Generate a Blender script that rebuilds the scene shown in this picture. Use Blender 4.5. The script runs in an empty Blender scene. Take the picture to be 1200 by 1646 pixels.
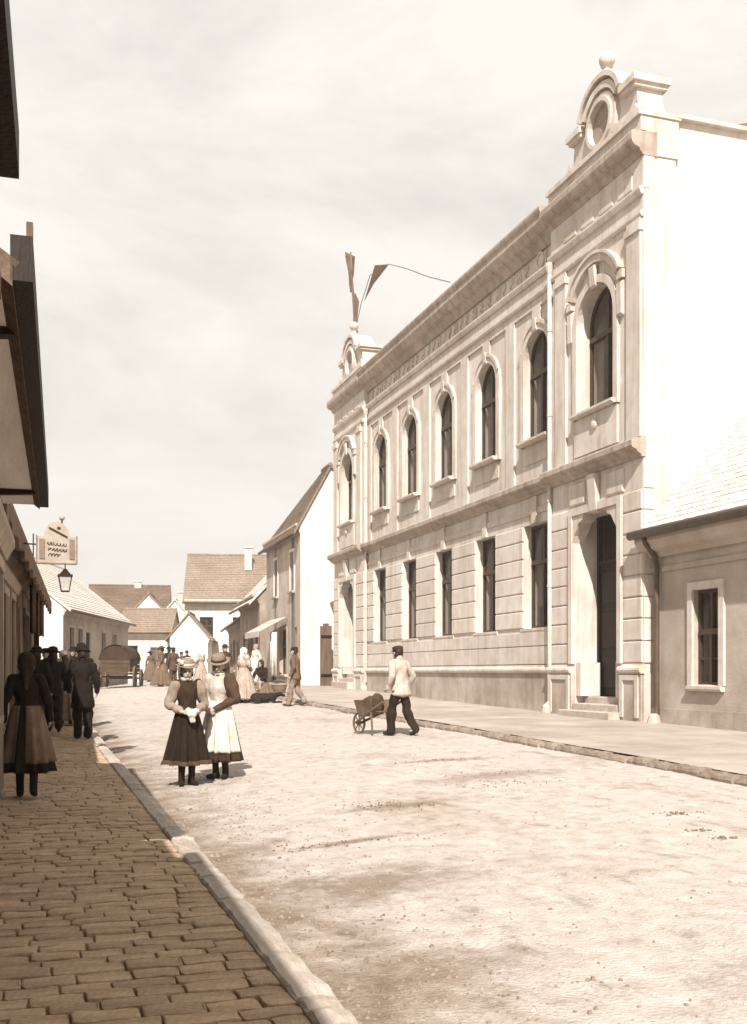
import bpy, bmesh, math, random
from mathutils import Vector, Matrix, noise
R = math.radians
SC = bpy.context.scene
COL = SC.collection
rnd = random.Random(7)

# ------------------------------------------------------------------ camera
cam_d = bpy.data.cameras.new('camera')
cam = bpy.data.objects.new('camera', cam_d); COL.objects.link(cam)
cam.location = (0, 0, 1.3)
cam.rotation_euler = (R(90), 0, R(-17.6))
cam_d.sensor_fit = 'HORIZONTAL'; cam_d.sensor_width = 36
cam_d.lens = 36 * 1700 / 1200
cam_d.shift_y = 257 / 1200
cam_d.clip_start = 0.05; cam_d.clip_end = 3000
SC.camera = cam

# ------------------------------------------------------------------ light
SUN_DIR = Vector((0.35, 1.02, -1.0)).normalized()
sun_d = bpy.data.lights.new('sun', 'SUN'); sun_d.energy = 5.0; sun_d.angle = R(0.6)
sun_d.color = (1.0, 0.962, 0.92)
sun = bpy.data.objects.new('sun', sun_d); COL.objects.link(sun)
sun.rotation_euler = SUN_DIR.to_track_quat('-Z', 'Y').to_euler()
EL = math.asin(-SUN_DIR.z); AZ = math.atan2(-SUN_DIR.x, -SUN_DIR.y)

w = bpy.data.worlds.new('World'); SC.world = w; w.use_nodes = True
nt = w.node_tree; N = nt.nodes; Lk = nt.links
for n_ in list(N): N.remove(n_)
wo = N.new('ShaderNodeOutputWorld'); bg = N.new('ShaderNodeBackground')
sky = N.new('ShaderNodeTexSky'); sky.sky_type = 'NISHITA'; sky.sun_disc = False
sky.sun_elevation = EL; sky.sun_rotation = AZ; sky.air_density = 1.0; sky.dust_density = 2.5
bw = N.new('ShaderNodeRGBToBW')
tint = N.new('ShaderNodeCombineColor')
tc = N.new('ShaderNodeTexCoord')
mp = N.new('ShaderNodeMapping'); mp.inputs['Scale'].default_value = (1.0, 1.0, 2.6)
mp.inputs['Location'].default_value = (3.1, 0.4, 1.7)
n1 = N.new('ShaderNodeTexNoise'); n1.inputs['Scale'].default_value = 3.2; n1.inputs['Detail'].default_value = 10; n1.inputs['Roughness'].default_value = 0.62
n1.inputs['Distortion'].default_value = 0.4
cr = N.new('ShaderNodeMapRange'); cr.inputs['From Min'].default_value = 0.36; cr.inputs['From Max'].default_value = 0.60
cr.inputs['To Min'].default_value = 0.76; cr.inputs['To Max'].default_value = 1.0
mixc = N.new('ShaderNodeMix'); mixc.data_type = 'FLOAT'
mixc.inputs[3].default_value = 12.6          # bright sunlit cloud veil
mul = N.new('ShaderNodeMix'); mul.data_type = 'RGBA'; mul.blend_type = 'MULTIPLY'; mul.inputs[0].default_value = 1.0
mul.inputs[7].default_value = (1.0, 0.955, 0.893, 1)
Lk.new(sky.outputs[0], bw.inputs[0]); Lk.new(tc.outputs['Generated'], mp.inputs[0]); Lk.new(mp.outputs[0], n1.inputs['Vector'])
Lk.new(n1.outputs['Fac'], cr.inputs['Value']); Lk.new(cr.outputs[0], mixc.inputs[0]); Lk.new(bw.outputs[0], mixc.inputs[2])
for k in range(3): Lk.new(mixc.outputs[0], tint.inputs[k])
Lk.new(tint.outputs[0], mul.inputs[6]); Lk.new(mul.outputs[2], bg.inputs['Color'])
bg.inputs['Strength'].default_value = 0.0480
Lk.new(bg.outputs[0], wo.inputs[0])

vs_ = SC.view_settings
vs_.view_transform = 'Standard'; vs_.look = 'None'; vs_.exposure = 0.74; vs_.gamma = 1.0; vs_.use_curve_mapping = False
SC.render.engine = 'CYCLES'
SC.cycles.use_denoising = True
SC.cycles.max_bounces = 6; SC.cycles.diffuse_bounces = 3; SC.cycles.glossy_bounces = 2; SC.cycles.transparent_max_bounces = 8

# ------------------------------------------------------------------ colours: one sepia scale from dark to light
def interp(x, xs, ys):
    if x <= xs[0]: return ys[0]
    for i in range(1, len(xs)):
        if x <= xs[i]:
            t = (x - xs[i-1]) / (xs[i] - xs[i-1]); return ys[i-1] + t * (ys[i] - ys[i-1])
    return ys[-1]
def T(v):
    q = math.sqrt(max(v, 0))
    return (v, v * interp(q, [0.1, 0.3, 0.5, 0.84], [0.50, 0.61, 0.76, 0.945]), v * interp(q, [0.1, 0.3, 0.5, 0.84], [0.22, 0.36, 0.57, 0.875]), 1)

MATS = {}
def mat(name, v, var=0.18, rough=0.85, scale=3.0, bump=0.3, bscale=60.0, stain=0.0, per_obj=0.0, spec=0.25, alpha=1.0, stretch=(1, 1, 1), streak=0.0, warm=None):
    if name in MATS: return MATS[name]
    m = bpy.data.materials.new(name); m.use_nodes = True
    nt = m.node_tree; N = nt.nodes; L = nt.links
    b = N['Principled BSDF']; b.inputs['Roughness'].default_value = rough
    b.inputs['Specular IOR Level'].default_value = spec
    tc = N.new('ShaderNodeTexCoord'); mp = N.new('ShaderNodeMapping'); mp.inputs['Scale'].default_value = stretch
    L.new(tc.outputs['Object'], mp.inputs[0])
    no = N.new('ShaderNodeTexNoise'); no.inputs['Scale'].default_value = scale; no.inputs['Detail'].default_value = 6; no.inputs['Roughness'].default_value = 0.6
    L.new(mp.outputs[0], no.inputs['Vector'])
    rp = N.new('ShaderNodeValToRGB'); e = rp.color_ramp.elements
    e[0].position = 0.3; e[0].color = T(v * (1 - var)); e[1].position = 0.7; e[1].color = T(min(0.9, v * (1 + var)))
    L.new(no.outputs['Fac'], rp.inputs[0]); col = rp.outputs[0]
    if stain > 0:
        n2 = N.new('ShaderNodeTexNoise'); n2.inputs['Scale'].default_value = 0.55; n2.inputs['Detail'].default_value = 8; n2.inputs['Roughness'].default_value = 0.68
        L.new(mp.outputs[0], n2.inputs['Vector'])
        r2 = N.new('ShaderNodeValToRGB'); e2 = r2.color_ramp.elements
        k = 1 - stain
        e2[0].position = 0.36; e2[0].color = (k, k * .95, k * .9, 1); e2[1].position = 0.62; e2[1].color = (1, 1, 1, 1)
        L.new(n2.outputs['Fac'], r2.inputs[0])
        mx = N.new('ShaderNodeMix'); mx.data_type = 'RGBA'; mx.blend_type = 'MULTIPLY'; mx.inputs[0].default_value = 1
        L.new(col, mx.inputs[6]); L.new(r2.outputs[0], mx.inputs[7]); col = mx.outputs[2]
    if streak > 0:
        m2 = N.new('ShaderNodeMapping'); m2.inputs['Scale'].default_value = (5.0, 5.0, .35); L.new(tc.outputs['Object'], m2.inputs[0])
        n2 = N.new('ShaderNodeTexNoise'); n2.inputs['Scale'].default_value = 1.0; n2.inputs['Detail'].default_value = 7; n2.inputs['Roughness'].default_value = 0.65
        L.new(m2.outputs[0], n2.inputs['Vector'])
        r2 = N.new('ShaderNodeValToRGB'); e2 = r2.color_ramp.elements; k = 1 - streak
        e2[0].position = 0.33; e2[0].color = (k, k * .93, k * .86, 1); e2[1].position = 0.52; e2[1].color = (1, 1, 1, 1)
        L.new(n2.outputs['Fac'], r2.inputs[0])
        mx = N.new('ShaderNodeMix'); mx.data_type = 'RGBA'; mx.blend_type = 'MULTIPLY'; mx.inputs[0].default_value = 1
        L.new(col, mx.inputs[6]); L.new(r2.outputs[0], mx.inputs[7]); col = mx.outputs[2]
    if per_obj > 0:
        oi = N.new('ShaderNodeObjectInfo'); mr = N.new('ShaderNodeMapRange')
        mr.inputs['To Min'].default_value = 1 - per_obj; mr.inputs['To Max'].default_value = 1 + per_obj
        L.new(oi.outputs['Random'], mr.inputs['Value'])
        mx = N.new('ShaderNodeMix'); mx.data_type = 'RGBA'; mx.blend_type = 'MULTIPLY'; mx.inputs[0].default_value = 1
        L.new(col, mx.inputs[6])
        cc = N.new('ShaderNodeCombineColor')
        for q in range(3): L.new(mr.outputs[0], cc.inputs[q])
        L.new(cc.outputs[0], mx.inputs[7]); col = mx.outputs[2]
    if warm:
        mx = N.new('ShaderNodeMix'); mx.data_type = 'RGBA'; mx.blend_type = 'MULTIPLY'; mx.inputs[0].default_value = 1; mx.inputs[7].default_value = (*warm, 1)
        L.new(col, mx.inputs[6]); col = mx.outputs[2]
    L.new(col, b.inputs['Base Color'])
    if bump > 0:
        n3 = N.new('ShaderNodeTexNoise'); n3.inputs['Scale'].default_value = bscale; n3.inputs['Detail'].default_value = 5
        L.new(mp.outputs[0], n3.inputs['Vector'])
        bp = N.new('ShaderNodeBump'); bp.inputs['Strength'].default_value = bump; bp.inputs['Distance'].default_value = 0.02
        L.new(n3.outputs['Fac'], bp.inputs['Height']); L.new(bp.outputs[0], b.inputs['Normal'])
    if alpha < 1: b.inputs['Alpha'].default_value = alpha
    MATS[name] = m; return m

M_wall = mat('stucco', 0.60, 0.08, 0.9, 2.0, 0.3, 45, stain=0.16, streak=0.22)
M_corn = mat('stucco_cornice_shaded', 0.42, 0.14, 0.9, 3.0, 0.3, 40, stain=0.25, streak=0.3)  # dirt streaks, plus the shading of cornice faces put into a darker colour
M_trim = mat('stucco_trim', 0.58, 0.09, 0.88, 3.0, 0.3, 40, stain=0.14, streak=0.2)
M_block = mat('stucco_block', 0.60, 0.09, 0.9, 3.0, 0.3, 50, stain=0.12, per_obj=0.06, streak=0.16)
M_plinth = mat('plinth_render', 0.47, 0.14, 0.92, 2.0, 0.35, 30, stain=0.32, streak=0.2)
M_white = mat('limewash', 0.70, 0.06, 0.92, 1.5, 0.35, 25, stain=0.16, streak=0.12)
M_wallg = mat('grey_render', 0.47, 0.12, 0.92, 2.0, 0.35, 30, stain=0.25)
M_soff = mat('soffit_board', 0.72, 0.12, 0.9, 4, 0.3, 30, stretch=(1, .15, 1))
M_wallk = mat('dark_render', 0.19, 0.25, 0.92, 2.0, 0.4, 25, stain=0.4)  # darkest, blotchiest render, for the low shop on the left
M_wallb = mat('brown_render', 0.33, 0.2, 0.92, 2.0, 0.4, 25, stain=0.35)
M_dwood = mat('dark_wood', 0.018, 0.35, 0.6, 6, 0.3, 60, stretch=(1, 1, .15))
M_wood = mat('weathered_wood', 0.14, 0.3, 0.8, 6, 0.4, 50, stretch=(1, 1, .2), per_obj=0.15)
M_cartw = mat('cart_wood', 0.07, 0.3, 0.8, 6, 0.4, 50, stretch=(1, 1, .2))
M_lwood = mat('pale_wood', 0.34, 0.2, 0.75, 6, 0.3, 50, stretch=(1, 1, .2), per_obj=0.1)
M_sash = mat('window_paint', 0.06, 0.25, 0.6, 6, 0.2, 60)
M_lsash = mat('window_paint_pale', 0.55, 0.12, 0.6, 6, 0.2, 60)
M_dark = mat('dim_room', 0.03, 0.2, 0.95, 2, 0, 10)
M_blind = mat('linen_blind', 0.40, 0.12, 0.9, 2, 0.2, 80, per_obj=0.12)
M_glass = mat('window_glass', 0.05, 0.3, 0.04, 2, 0.02, 3, spec=0.5, alpha=0.30)
M_tile = mat('roof_tile', 0.16, 0.35, 0.9, 8, 0.4, 30, stain=0.3)
M_tilep = mat('pale_roof_tile', 0.62, 0.14, 0.9, 8, 0.4, 30, stain=0.15)
M_tilem = mat('mid_roof_tile', 0.25, 0.3, 0.9, 8, 0.4, 30, stain=0.2)
M_zinc = mat('old_zinc', 0.09, 0.3, 0.55, 5, 0.15, 30, spec=0.4)
M_lzinc = mat('painted_pipe', 0.48, 0.18, 0.6, 5, 0.1, 30)
M_iron = mat('iron', 0.025, 0.3, 0.5, 8, 0.2, 60)
M_stone = mat('paving_stone', 0.48, 0.2, 0.85, 9, 0.5, 45, per_obj=0.14, stain=0.25, warm=(1.02, .84, .66))
M_joint = mat('paving_joint', 0.22, 0.3, 0.95, 10, 0.5, 60, warm=(1, .85, .68))
M_kerb = mat('kerb_stone', 0.45, 0.18, 0.85, 6, 0.6, 40, per_obj=0.1, stain=0.2)
M_kerbd = mat('kerb_stone_dark', 0.28, 0.25, 0.9, 5, 0.6, 40, per_obj=0.15, stain=0.3)
M_step = mat('step_stone', 0.46, 0.15, 0.85, 6, 0.4, 40, stain=0.15)
M_side = mat('sidewalk_dust', 0.40, 0.12, 0.95, 1.5, 0.6, 28, stain=0.25, warm=(.98, 1.01, 1.05))
M_litter = mat('dung_straw', 0.17, 0.45, 0.95, 20, 0.5, 80)
M_pebble = mat('pebbles', 0.25, 0.4, 0.9, 3.5, 0.3, 80)
M_sign = mat('sign_board', 0.36, 0.16, 0.7, 8, 0.2, 50)
M_signd = mat('sign_paint', 0.07, 0.3, 0.6, 8, 0.1, 50)
M_signm = mat('sign_panel', 0.2, 0.2, 0.7, 8, 0.2, 50)
M_skin = mat('skin', 0.36, 0.08, 0.6, 10, 0.05, 80)
M_hair = mat('hair', 0.03, 0.3, 0.5, 40, 0.3, 90)
M_flag = mat('flag_cloth', 0.13, 0.2, 0.9, 4, 0.2, 60)
M_canvas = mat('canvas', 0.05, 0.3, 0.9, 3, 0.3, 40, stain=0.3)
M_straw = mat('straw', 0.42, 0.25, 0.9, 30, 0.5, 80)
M_basket = mat('wicker', 0.2, 0.35, 0.9, 40, 0.8, 90)
M_dog = mat('black_fur', 0.012, 0.4, 0.7, 30, 0.6, 60)
CLOTH = {}
def cloth(v):
    k = 'cloth_%03d' % int(v * 1000)
    return mat(k, v, 0.22, 0.92, 7, 0.35, 55, stain=0.15)

# road: pale dust with worn, darker earth patches
def road_mat():
    m = mat('road_dust', 0.43, 0.16, 0.96, 6.0, 0.8, 40, warm=(.98, 1.01, 1.06))
    nt = m.node_tree; N = nt.nodes; L = nt.links; b = N['Principled BSDF']
    src = b.inputs['Base Color'].links[0].from_socket
    tc = N.new('ShaderNodeTexCoord'); mp = N.new('ShaderNodeMapping'); mp.inputs['Scale'].default_value = (1, 0.55, 1)
    L.new(tc.outputs['Object'], mp.inputs[0])
    def layer(sc, lo, hi, dark, src, det=8, ro=0.68):
        n = N.new('ShaderNodeTexNoise'); n.inputs['Scale'].default_value = sc; n.inputs['Detail'].default_value = det; n.inputs['Roughness'].default_value = ro
        L.new(mp.outputs[0], n.inputs['Vector'])
        r = N.new('ShaderNodeValToRGB'); e = r.color_ramp.elements
        e[0].position = lo; e[0].color = (dark, dark * .94, dark * .87, 1); e[1].position = hi; e[1].color = (1, 1, 1, 1)
        L.new(n.outputs['Fac'], r.inputs[0])
        x = N.new('ShaderNodeMix'); x.data_type = 'RGBA'; x.blend_type = 'MULTIPLY'; x.inputs[0].default_value = 1
        L.new(src, x.inputs[6]); L.new(r.outputs[0], x.inputs[7]); return x.outputs[2]
    s = layer(0.7, 0.34, 0.47, 0.80, src)
    s = layer(4.5, 0.30, 0.44, 0.66, s)
    s = layer(17, 0.32, 0.44, 0.82, s)
    s = layer(60, 0.34, 0.45, 0.82, s)
    # damp, rough gutter strip along the left kerb: darker earth, a shape of its own
    sx = N.new('ShaderNodeSeparateXYZ'); L.new(tc.outputs['Object'], sx.inputs[0])
    n = N.new('ShaderNodeTexNoise'); n.inputs['Scale'].default_value = 1.6; n.inputs['Detail'].default_value = 8; n.inputs['Roughness'].default_value = 0.7
    L.new(tc.outputs['Object'], n.inputs['Vector'])
    ma = N.new('ShaderNodeMath'); ma.operation = 'MULTIPLY_ADD'; L.new(n.outputs['Fac'], ma.inputs[0]); ma.inputs[1].default_value = 2.6; L.new(sx.outputs['X'], ma.inputs[2])
    mr = N.new('ShaderNodeMapRange'); mr.inputs['From Min'].default_value = 2.45; mr.inputs['From Max'].default_value = 3.15
    L.new(ma.outputs[0], mr.inputs['Value'])
    rp = N.new('ShaderNodeValToRGB'); e = rp.color_ramp.elements; e[0].color = (.50, .43, .36, 1); e[1].color = (1, 1, 1, 1)
    L.new(mr.outputs[0], rp.inputs[0])
    x = N.new('ShaderNodeMix'); x.data_type = 'RGBA'; x.blend_type = 'MULTIPLY'; x.inputs[0].default_value = 1
    L.new(s, x.inputs[6]); L.new(rp.outputs[0], x.inputs[7])
    out = x.outputs[2]
    for (cx, cy, rx, ry, rot, dk) in ((2.05, 6.5, .62, .42, .3, .50), (2.35, 8.0, .62, .09, .25, .50), (1.75, 4.55, .5, .25, .2, .62), (5.0, 11.2, .9, .35, .1, .72), (3.3, 9.6, .55, .22, .1, .62), (5.1, 13.0, .7, .2, 0, .7), (3.4, 3.9, .7, .3, .3, .78)):
        mp2 = N.new('ShaderNodeMapping'); mp2.vector_type = 'TEXTURE'; mp2.inputs['Location'].default_value = (cx, cy, 0); mp2.inputs['Rotation'].default_value = (0, 0, rot); mp2.inputs['Scale'].default_value = (rx, ry, 50)
        L.new(tc.outputs['Object'], mp2.inputs[0])
        ln_ = N.new('ShaderNodeVectorMath'); ln_.operation = 'LENGTH'; L.new(mp2.outputs[0], ln_.inputs[0])
        n5 = N.new('ShaderNodeTexNoise'); n5.inputs['Scale'].default_value = 5.5; n5.inputs['Detail'].default_value = 8; n5.inputs['Roughness'].default_value = 0.75; L.new(tc.outputs['Object'], n5.inputs['Vector'])
        ad = N.new('ShaderNodeMath'); ad.operation = 'MULTIPLY_ADD'; L.new(n5.outputs['Fac'], ad.inputs[0]); ad.inputs[1].default_value = 3.2; L.new(ln_.outputs['Value'], ad.inputs[2])
        mr2 = N.new('ShaderNodeMapRange'); mr2.inputs['From Min'].default_value = 1.95; mr2.inputs['From Max'].default_value = 2.95; mr2.inputs['To Min'].default_value = dk*.7; mr2.inputs['To Max'].default_value = 1.0
        L.new(ad.outputs[0], mr2.inputs['Value'])
        c3 = N.new('ShaderNodeMix'); c3.data_type = 'RGBA'; c3.inputs[6].default_value = (0.12, .07, .035, 1); L.new(mr2.outputs[0], c3.inputs[0]); L.new(out, c3.inputs[7])
        out = c3.outputs[2]
    L.new(out, b.inputs['Base Color'])
    return m
M_road = road_mat()

# ------------------------------------------------------------------ mesh helpers
class MB:
    def __init__(s, d=1): s.v = []; s.f = []; s.d = d
    def add(s, vs, fs):
        o = len(s.v); s.v += [tuple(p) for p in vs]; s.f += [tuple(i + o for i in q) for q in fs]; return s
    def box(s, x0, x1, y0, y1, z0, z1):
        return s.add([(x0,y0,z0),(x1,y0,z0),(x1,y1,z0),(x0,y1,z0),(x0,y0,z1),(x1,y0,z1),(x1,y1,z1),(x0,y1,z1)],
                     [(0,1,2,3),(4,5,6,7),(0,1,5,4),(1,2,6,5),(2,3,7,6),(3,0,4,7)])
    def fb(s, s0, s1, w0, w1, z0, z1):        # facade box: along the street, outward, up
        return s.box(-s.d*w1, -s.d*w0, s0, s1, z0, z1)
    def cb(s, s0, s1, w0, w1, z0, z1, c=.02):  # box with its outer edges chamfered
        q = lambda S, W, Z: (-s.d*W, S, Z)
        vs = [q(s0,w0,z0),q(s1,w0,z0),q(s1,w0,z1),q(s0,w0,z1), q(s0,w1-c,z0),q(s1,w1-c,z0),q(s1,w1-c,z1),q(s0,w1-c,z1),
              q(s0+c,w1,z0+c),q(s1-c,w1,z0+c),q(s1-c,w1,z1-c),q(s0+c,w1,z1-c)]
        fs = [(0,1,2,3),(8,9,10,11)]
        for a in (0, 4):
            for i in range(4): fs.append((a+i, a+(i+1)%4, a+4+(i+1)%4, a+4+i))
        return s.add(vs, fs)
    def prof(s, pr, s0, s1):                  # profile (w, z) run along the facade
        n = len(pr)
        vs = [(-s.d*a, s0, b) for a, b in pr] + [(-s.d*a, s1, b) for a, b in pr]
        return s.add(vs, [tuple(range(n)), tuple(range(n, 2*n))] + [(i, (i+1)%n, n+(i+1)%n, n+i) for i in range(n)])
    def sil(s, pts, w0, w1):                  # silhouette (s, z) with depth w0..w1
        n = len(pts)
        vs = [(-s.d*w0, a, b) for a, b in pts] + [(-s.d*w1, a, b) for a, b in pts]
        return s.add(vs, [tuple(range(n)), tuple(range(n, 2*n))] + [(i, (i+1)%n, n+(i+1)%n, n+i) for i in range(n)])
    def arch_fill(s, s0, s1, zs, zt, w0, w1, n=14, rise=None):   # wall above an arched opening
        c = (s0+s1)/2; r = (s1-s0)/2; rise = r if rise is None else rise
        for i in range(n):
            a0 = math.pi*(1-i/n); a1 = math.pi*(1-(i+1)/n)
            p0 = (c+r*math.cos(a0), zs+rise*math.sin(a0)); p1 = (c+r*math.cos(a1), zs+rise*math.sin(a1))
            q = lambda p, W: (-s.d*W, p[0], p[1])
            t0 = (p0[0], zt); t1 = (p1[0], zt)
            s.add([q(p0,w0),q(p1,w0),q(t1,w0),q(t0,w0),q(p0,w1),q(p1,w1),q(t1,w1),q(t0,w1)],
                  [(0,1,2,3),(4,5,6,7),(0,1,5,4),(3,2,6,7)])
        return s
    def ring(s, c, zc, r0, r1, a0, a1, w0, w1, n=18, sx=1.0):
        pts0 = []; pts1 = []
        for i in range(n+1):
            a = a0+(a1-a0)*i/n
            pts0.append((c+sx*r0*math.cos(a), zc+r0*math.sin(a))); pts1.append((c+sx*r1*math.cos(a), zc+r1*math.sin(a)))
        full = abs(abs(a1-a0)-2*math.pi) < 1e-6
        for i in range(n):
            q = lambda p, W: (-s.d*W, p[0], p[1])
            a, b, cc, dd = pts0[i], pts0[i+1], pts1[i+1], pts1[i]
            fs = [(0,1,2,3),(4,5,6,7),(0,1,5,4),(3,2,6,7)]
            if not full and i == 0: fs.append((0,3,7,4))
            if not full and i == n-1: fs.append((1,2,6,5))
            s.add([q(a,w0),q(b,w0),q(cc,w0),q(dd,w0),q(a,w1),q(b,w1),q(cc,w1),q(dd,w1)], fs)
        return s
    def lathe(s, pr, n=16, c=(0,0,0), ex=1.0, ey=1.0):
        vs = []; fs = []
        for r, z in pr:
            for i in range(n):
                a = 2*math.pi*i/n; vs.append((c[0]+ex*r*math.cos(a), c[1]+ey*r*math.sin(a), c[2]+z))
        for j in range(len(pr)-1):
            for i in range(n): fs.append((j*n+i, j*n+(i+1)%n, (j+1)*n+(i+1)%n, (j+1)*n+i))
        fs.append(tuple(range(n))); fs.append(tuple(range((len(pr)-1)*n, len(pr)*n)))
        return s.add(vs, fs)
    def tube(s, pts, r, n=8):
        pts = [Vector(p) for p in pts]; m = len(pts)
        rs = r if isinstance(r, (list, tuple)) else [r]*m
        vs = []; fs = []; up = None
        for j, p in enumerate(pts):
            t = (pts[min(j+1, m-1)]-pts[max(j-1, 0)]).normalized()
            if up is None:
                up = Vector((0,0,1)) if abs(t.z) < .9 else Vector((1,0,0))
            a = t.cross(up).normalized(); b = a.cross(t).normalized(); up = b
            for i in range(n):
                q = 2*math.pi*i/n; vs.append(p+rs[j]*(math.cos(q)*a+math.sin(q)*b))
        for j in range(m-1):
            for i in range(n): fs.append((j*n+i, j*n+(i+1)%n, (j+1)*n+(i+1)%n, (j+1)*n+i))
        fs.append(tuple(range(n))); fs.append(tuple(range((m-1)*n, m*n)))
        return s.add(vs, fs)
    def ell(s, c, r, n=12, m=8, rot=None):
        c = Vector(c); vs = []; fs = []
        for j in range(m+1):
            ph = math.pi*j/m
            for i in range(n):
                a = 2*math.pi*i/n
                p = Vector((r[0]*math.sin(ph)*math.cos(a), r[1]*math.sin(ph)*math.sin(a), -r[2]*math.cos(ph)))
                if rot: p = rot @ p
                vs.append(c+p)
        for j in range(m):
            for i in range(n): fs.append((j*n+i, j*n+(i+1)%n, (j+1)*n+(i+1)%n, (j+1)*n+i))
        return s.add(vs, fs)
    def cap(s, p0, p1, r0, r1, n=10):         # tapered limb with round ends
        p0 = Vector(p0); p1 = Vector(p1); t = (p1-p0)
        if t.length < 1e-5: return s.ell(p0, (r0, r0, r0))
        t.normalize()
        pts = []; rs = []
        for k in (-90, -60, -30): pts.append(p0+t*r0*math.sin(R(k))); rs.append(max(r0*math.cos(R(k)), r0*.05))
        pts.append(p0); rs.append(r0); pts.append(p1); rs.append(r1)
        for k in (30, 60, 90): pts.append(p1+t*r1*math.sin(R(k))); rs.append(max(r1*math.cos(R(k)), r1*.05))
        return s.tube(pts, rs, n)
    def mesh(s, name, merge=0.0):
        me = bpy.data.meshes.new(name); me.from_pydata(s.v, [], s.f); me.update()
        b = bmesh.new(); b.from_mesh(me)
        if merge: bmesh.ops.remove_doubles(b, verts=b.verts, dist=merge)
        bmesh.ops.recalc_face_normals(b, faces=b.faces)
        b.to_mesh(me); b.free(); return me
    def build(s, name, m, parent=None, smooth=False, merge=0.0):
        return link(name, s.mesh(name, merge), m, parent, smooth)

def link(name, me, m, parent=None, smooth=False):
    o = bpy.data.objects.new(name, me); COL.objects.link(o)
    if m is not None and not me.materials: me.materials.append(m)
    if smooth:
        for p in me.polygons: p.use_smooth = True
    if parent is not None: o.parent = parent
    return o
def empty(name, loc=(0,0,0), rz=0, parent=None):
    o = bpy.data.objects.new(name, None); COL.objects.link(o); o.location = loc; o.rotation_euler = (0,0,rz)
    o.empty_display_size = .2
    if parent is not None: o.parent = parent
    return o
def tag(o, label=None, cat=None, group=None, kind=None):
    if label: o['label'] = label
    if cat: o['category'] = cat
    if group: o['group'] = group
    if kind: o['kind'] = kind
    return o

# ------------------------------------------------------------------ terrain
XL = lambda Y: 1.16 if Y < 44 else 1.16 + 0.26*(Y-44)
XR = lambda Y: 6.95 if Y < 41 else 6.95 + 0.19*(Y-41)
def zL(Y): return interp(Y, [-50,18,30,48,62,90,400], [0,0,.24,.66,.86,1,1])
def zR(Y): return interp(Y, [-50,5,17.65,21.6,29.6,38,45,62,90,400], [.1,.15,.35,.39,.52,.74,.84,.95,1,1])
def zroad(t, Y):
    return (1-t)*(zL(Y)-.10) + t*(zR(Y)-.085)
def gz(X, Y):
    if X < XL(Y): return zL(Y)
    if X > XR(Y): return zR(Y)
    return zroad((X-XL(Y))/(XR(Y)-XL(Y)), Y)

def grid(name, m, xs_of, ys, zf, kind='structure', smooth=True):
    b = MB(); rows = []
    for y in ys:
        xs = xs_of(y); row = []
        for x in xs: row.append(len(b.v)); b.v.append((x, y, zf(x, y)))
        rows.append(row)
    for j in range(len(rows)-1):
        for i in range(len(rows[0])-1): b.f.append((rows[j][i], rows[j][i+1], rows[j+1][i+1], rows[j+1][i]))
    o = b.build(name, m, None, smooth); tag(o, kind=kind); return o
def frange(a, b, st):
    out = []; x = a
    while x < b-1e-6: out.append(x); x += st
    out.append(b); return out

# base ground out to the horizon
gx = [-300,-100,-40,-15,-5,-1,1,3,5,7,9,12,20,40,100,300]
gy = [-200,-60,-20,-5,0,5,10,15,20,25,30,35,40,45,50,60,75,90,150,400]
o = grid('ground', M_side, lambda y: gx, gy, lambda x, y: min(zL(y), zR(y), zroad(.5, y))-.28 if y < 100 else .75)
tag(o, 'pale bare earth ground under the whole street', 'ground')
def road_z(x, y):
    t = (x-XL(y))/(XR(y)-XL(y))
    z = zroad(t, y) + .035*4*t*(1-t)
    n = noise.noise((x*.9, y*.6, 0))*.02 + noise.noise((x*2.3, y*1.9, 4))*.010 + noise.noise((x*7, y*5, 8))*.003
    # shallow wheel ruts
    for c_ in (2.9, 4.3): n -= .014*math.exp(-((x-c_-.15*math.sin(y*.21))/.10)**2)
    return z + n
ys = frange(1.5, 15, .07) + frange(15.15, 30, .15) + frange(30.4, 66, .4) + [75, 90]
o = grid('road', M_road, lambda y: [XL(y)+(XR(y)-XL(y))*i/84 for i in range(85)], ys, road_z)
tag(o, 'wide dusty unpaved street between the two kerbs', 'road')

# left sidewalk: bed, paving stones, kerb stones
ysd = frange(-6, 44, 1.0)
o_sl = grid('sidewalk_left', M_joint, lambda y: [-6, -1, 0, .9, .985], ysd, lambda x, y: zL(y)-.016)
tag(o_sl, 'narrow shaded footpath of worn rectangular paving stones', 'sidewalk')
SANG = [R(q) for q in (0, 24, 40, 50, 66, 114, 130, 140, 180, 220, 230, 270, 310, 320)][:14]
def sett_mesh(k):
    # a worn stone: rounded top, uneven outline (unit size, scaled per stone)
    r = random.Random(k); b = MB(); n = 14; rings = []
    for lev, (ins, z) in enumerate(((0.0, -.03), (0.0, .008), (.012, .011), (.045, .012))):
        ring = []
        for i in range(n):
            a = SANG[i]; ca, sa = math.cos(a), math.sin(a)
            q = max(abs(ca), abs(sa)); rad = .5/q
            x = ca*rad; y = sa*rad
            x *= (1-2*ins*.7); y *= (1-2*ins)
            ring.append((max(-.5, min(.5, x)), max(-.5, min(.5, y)), z))
        rings.append(ring)
    jit = [(r.uniform(-.016, .016), r.uniform(-.022, .022)) for _ in range(n)]
    dz = [r.uniform(-.006, .004) for _ in range(n)]
    vs = []
    for lev, ring in enumerate(rings):
        for i, p in enumerate(ring): vs.append((p[0]+jit[i][0], p[1]+jit[i][1], p[2]+(dz[i] if lev > 1 else 0)))
    fs = []
    for l in range(3):
        for i in range(n): fs.append((l*n+i, l*n+(i+1)%n, (l+1)*n+(i+1)%n, (l+1)*n+i))
    fs.append(tuple(range(3*n, 4*n)))
    b.add(vs, fs); me = b.mesh('paving_stone'); me.materials.append(M_stone)
    for p in me.polygons: p.use_smooth = True
    return me
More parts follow.
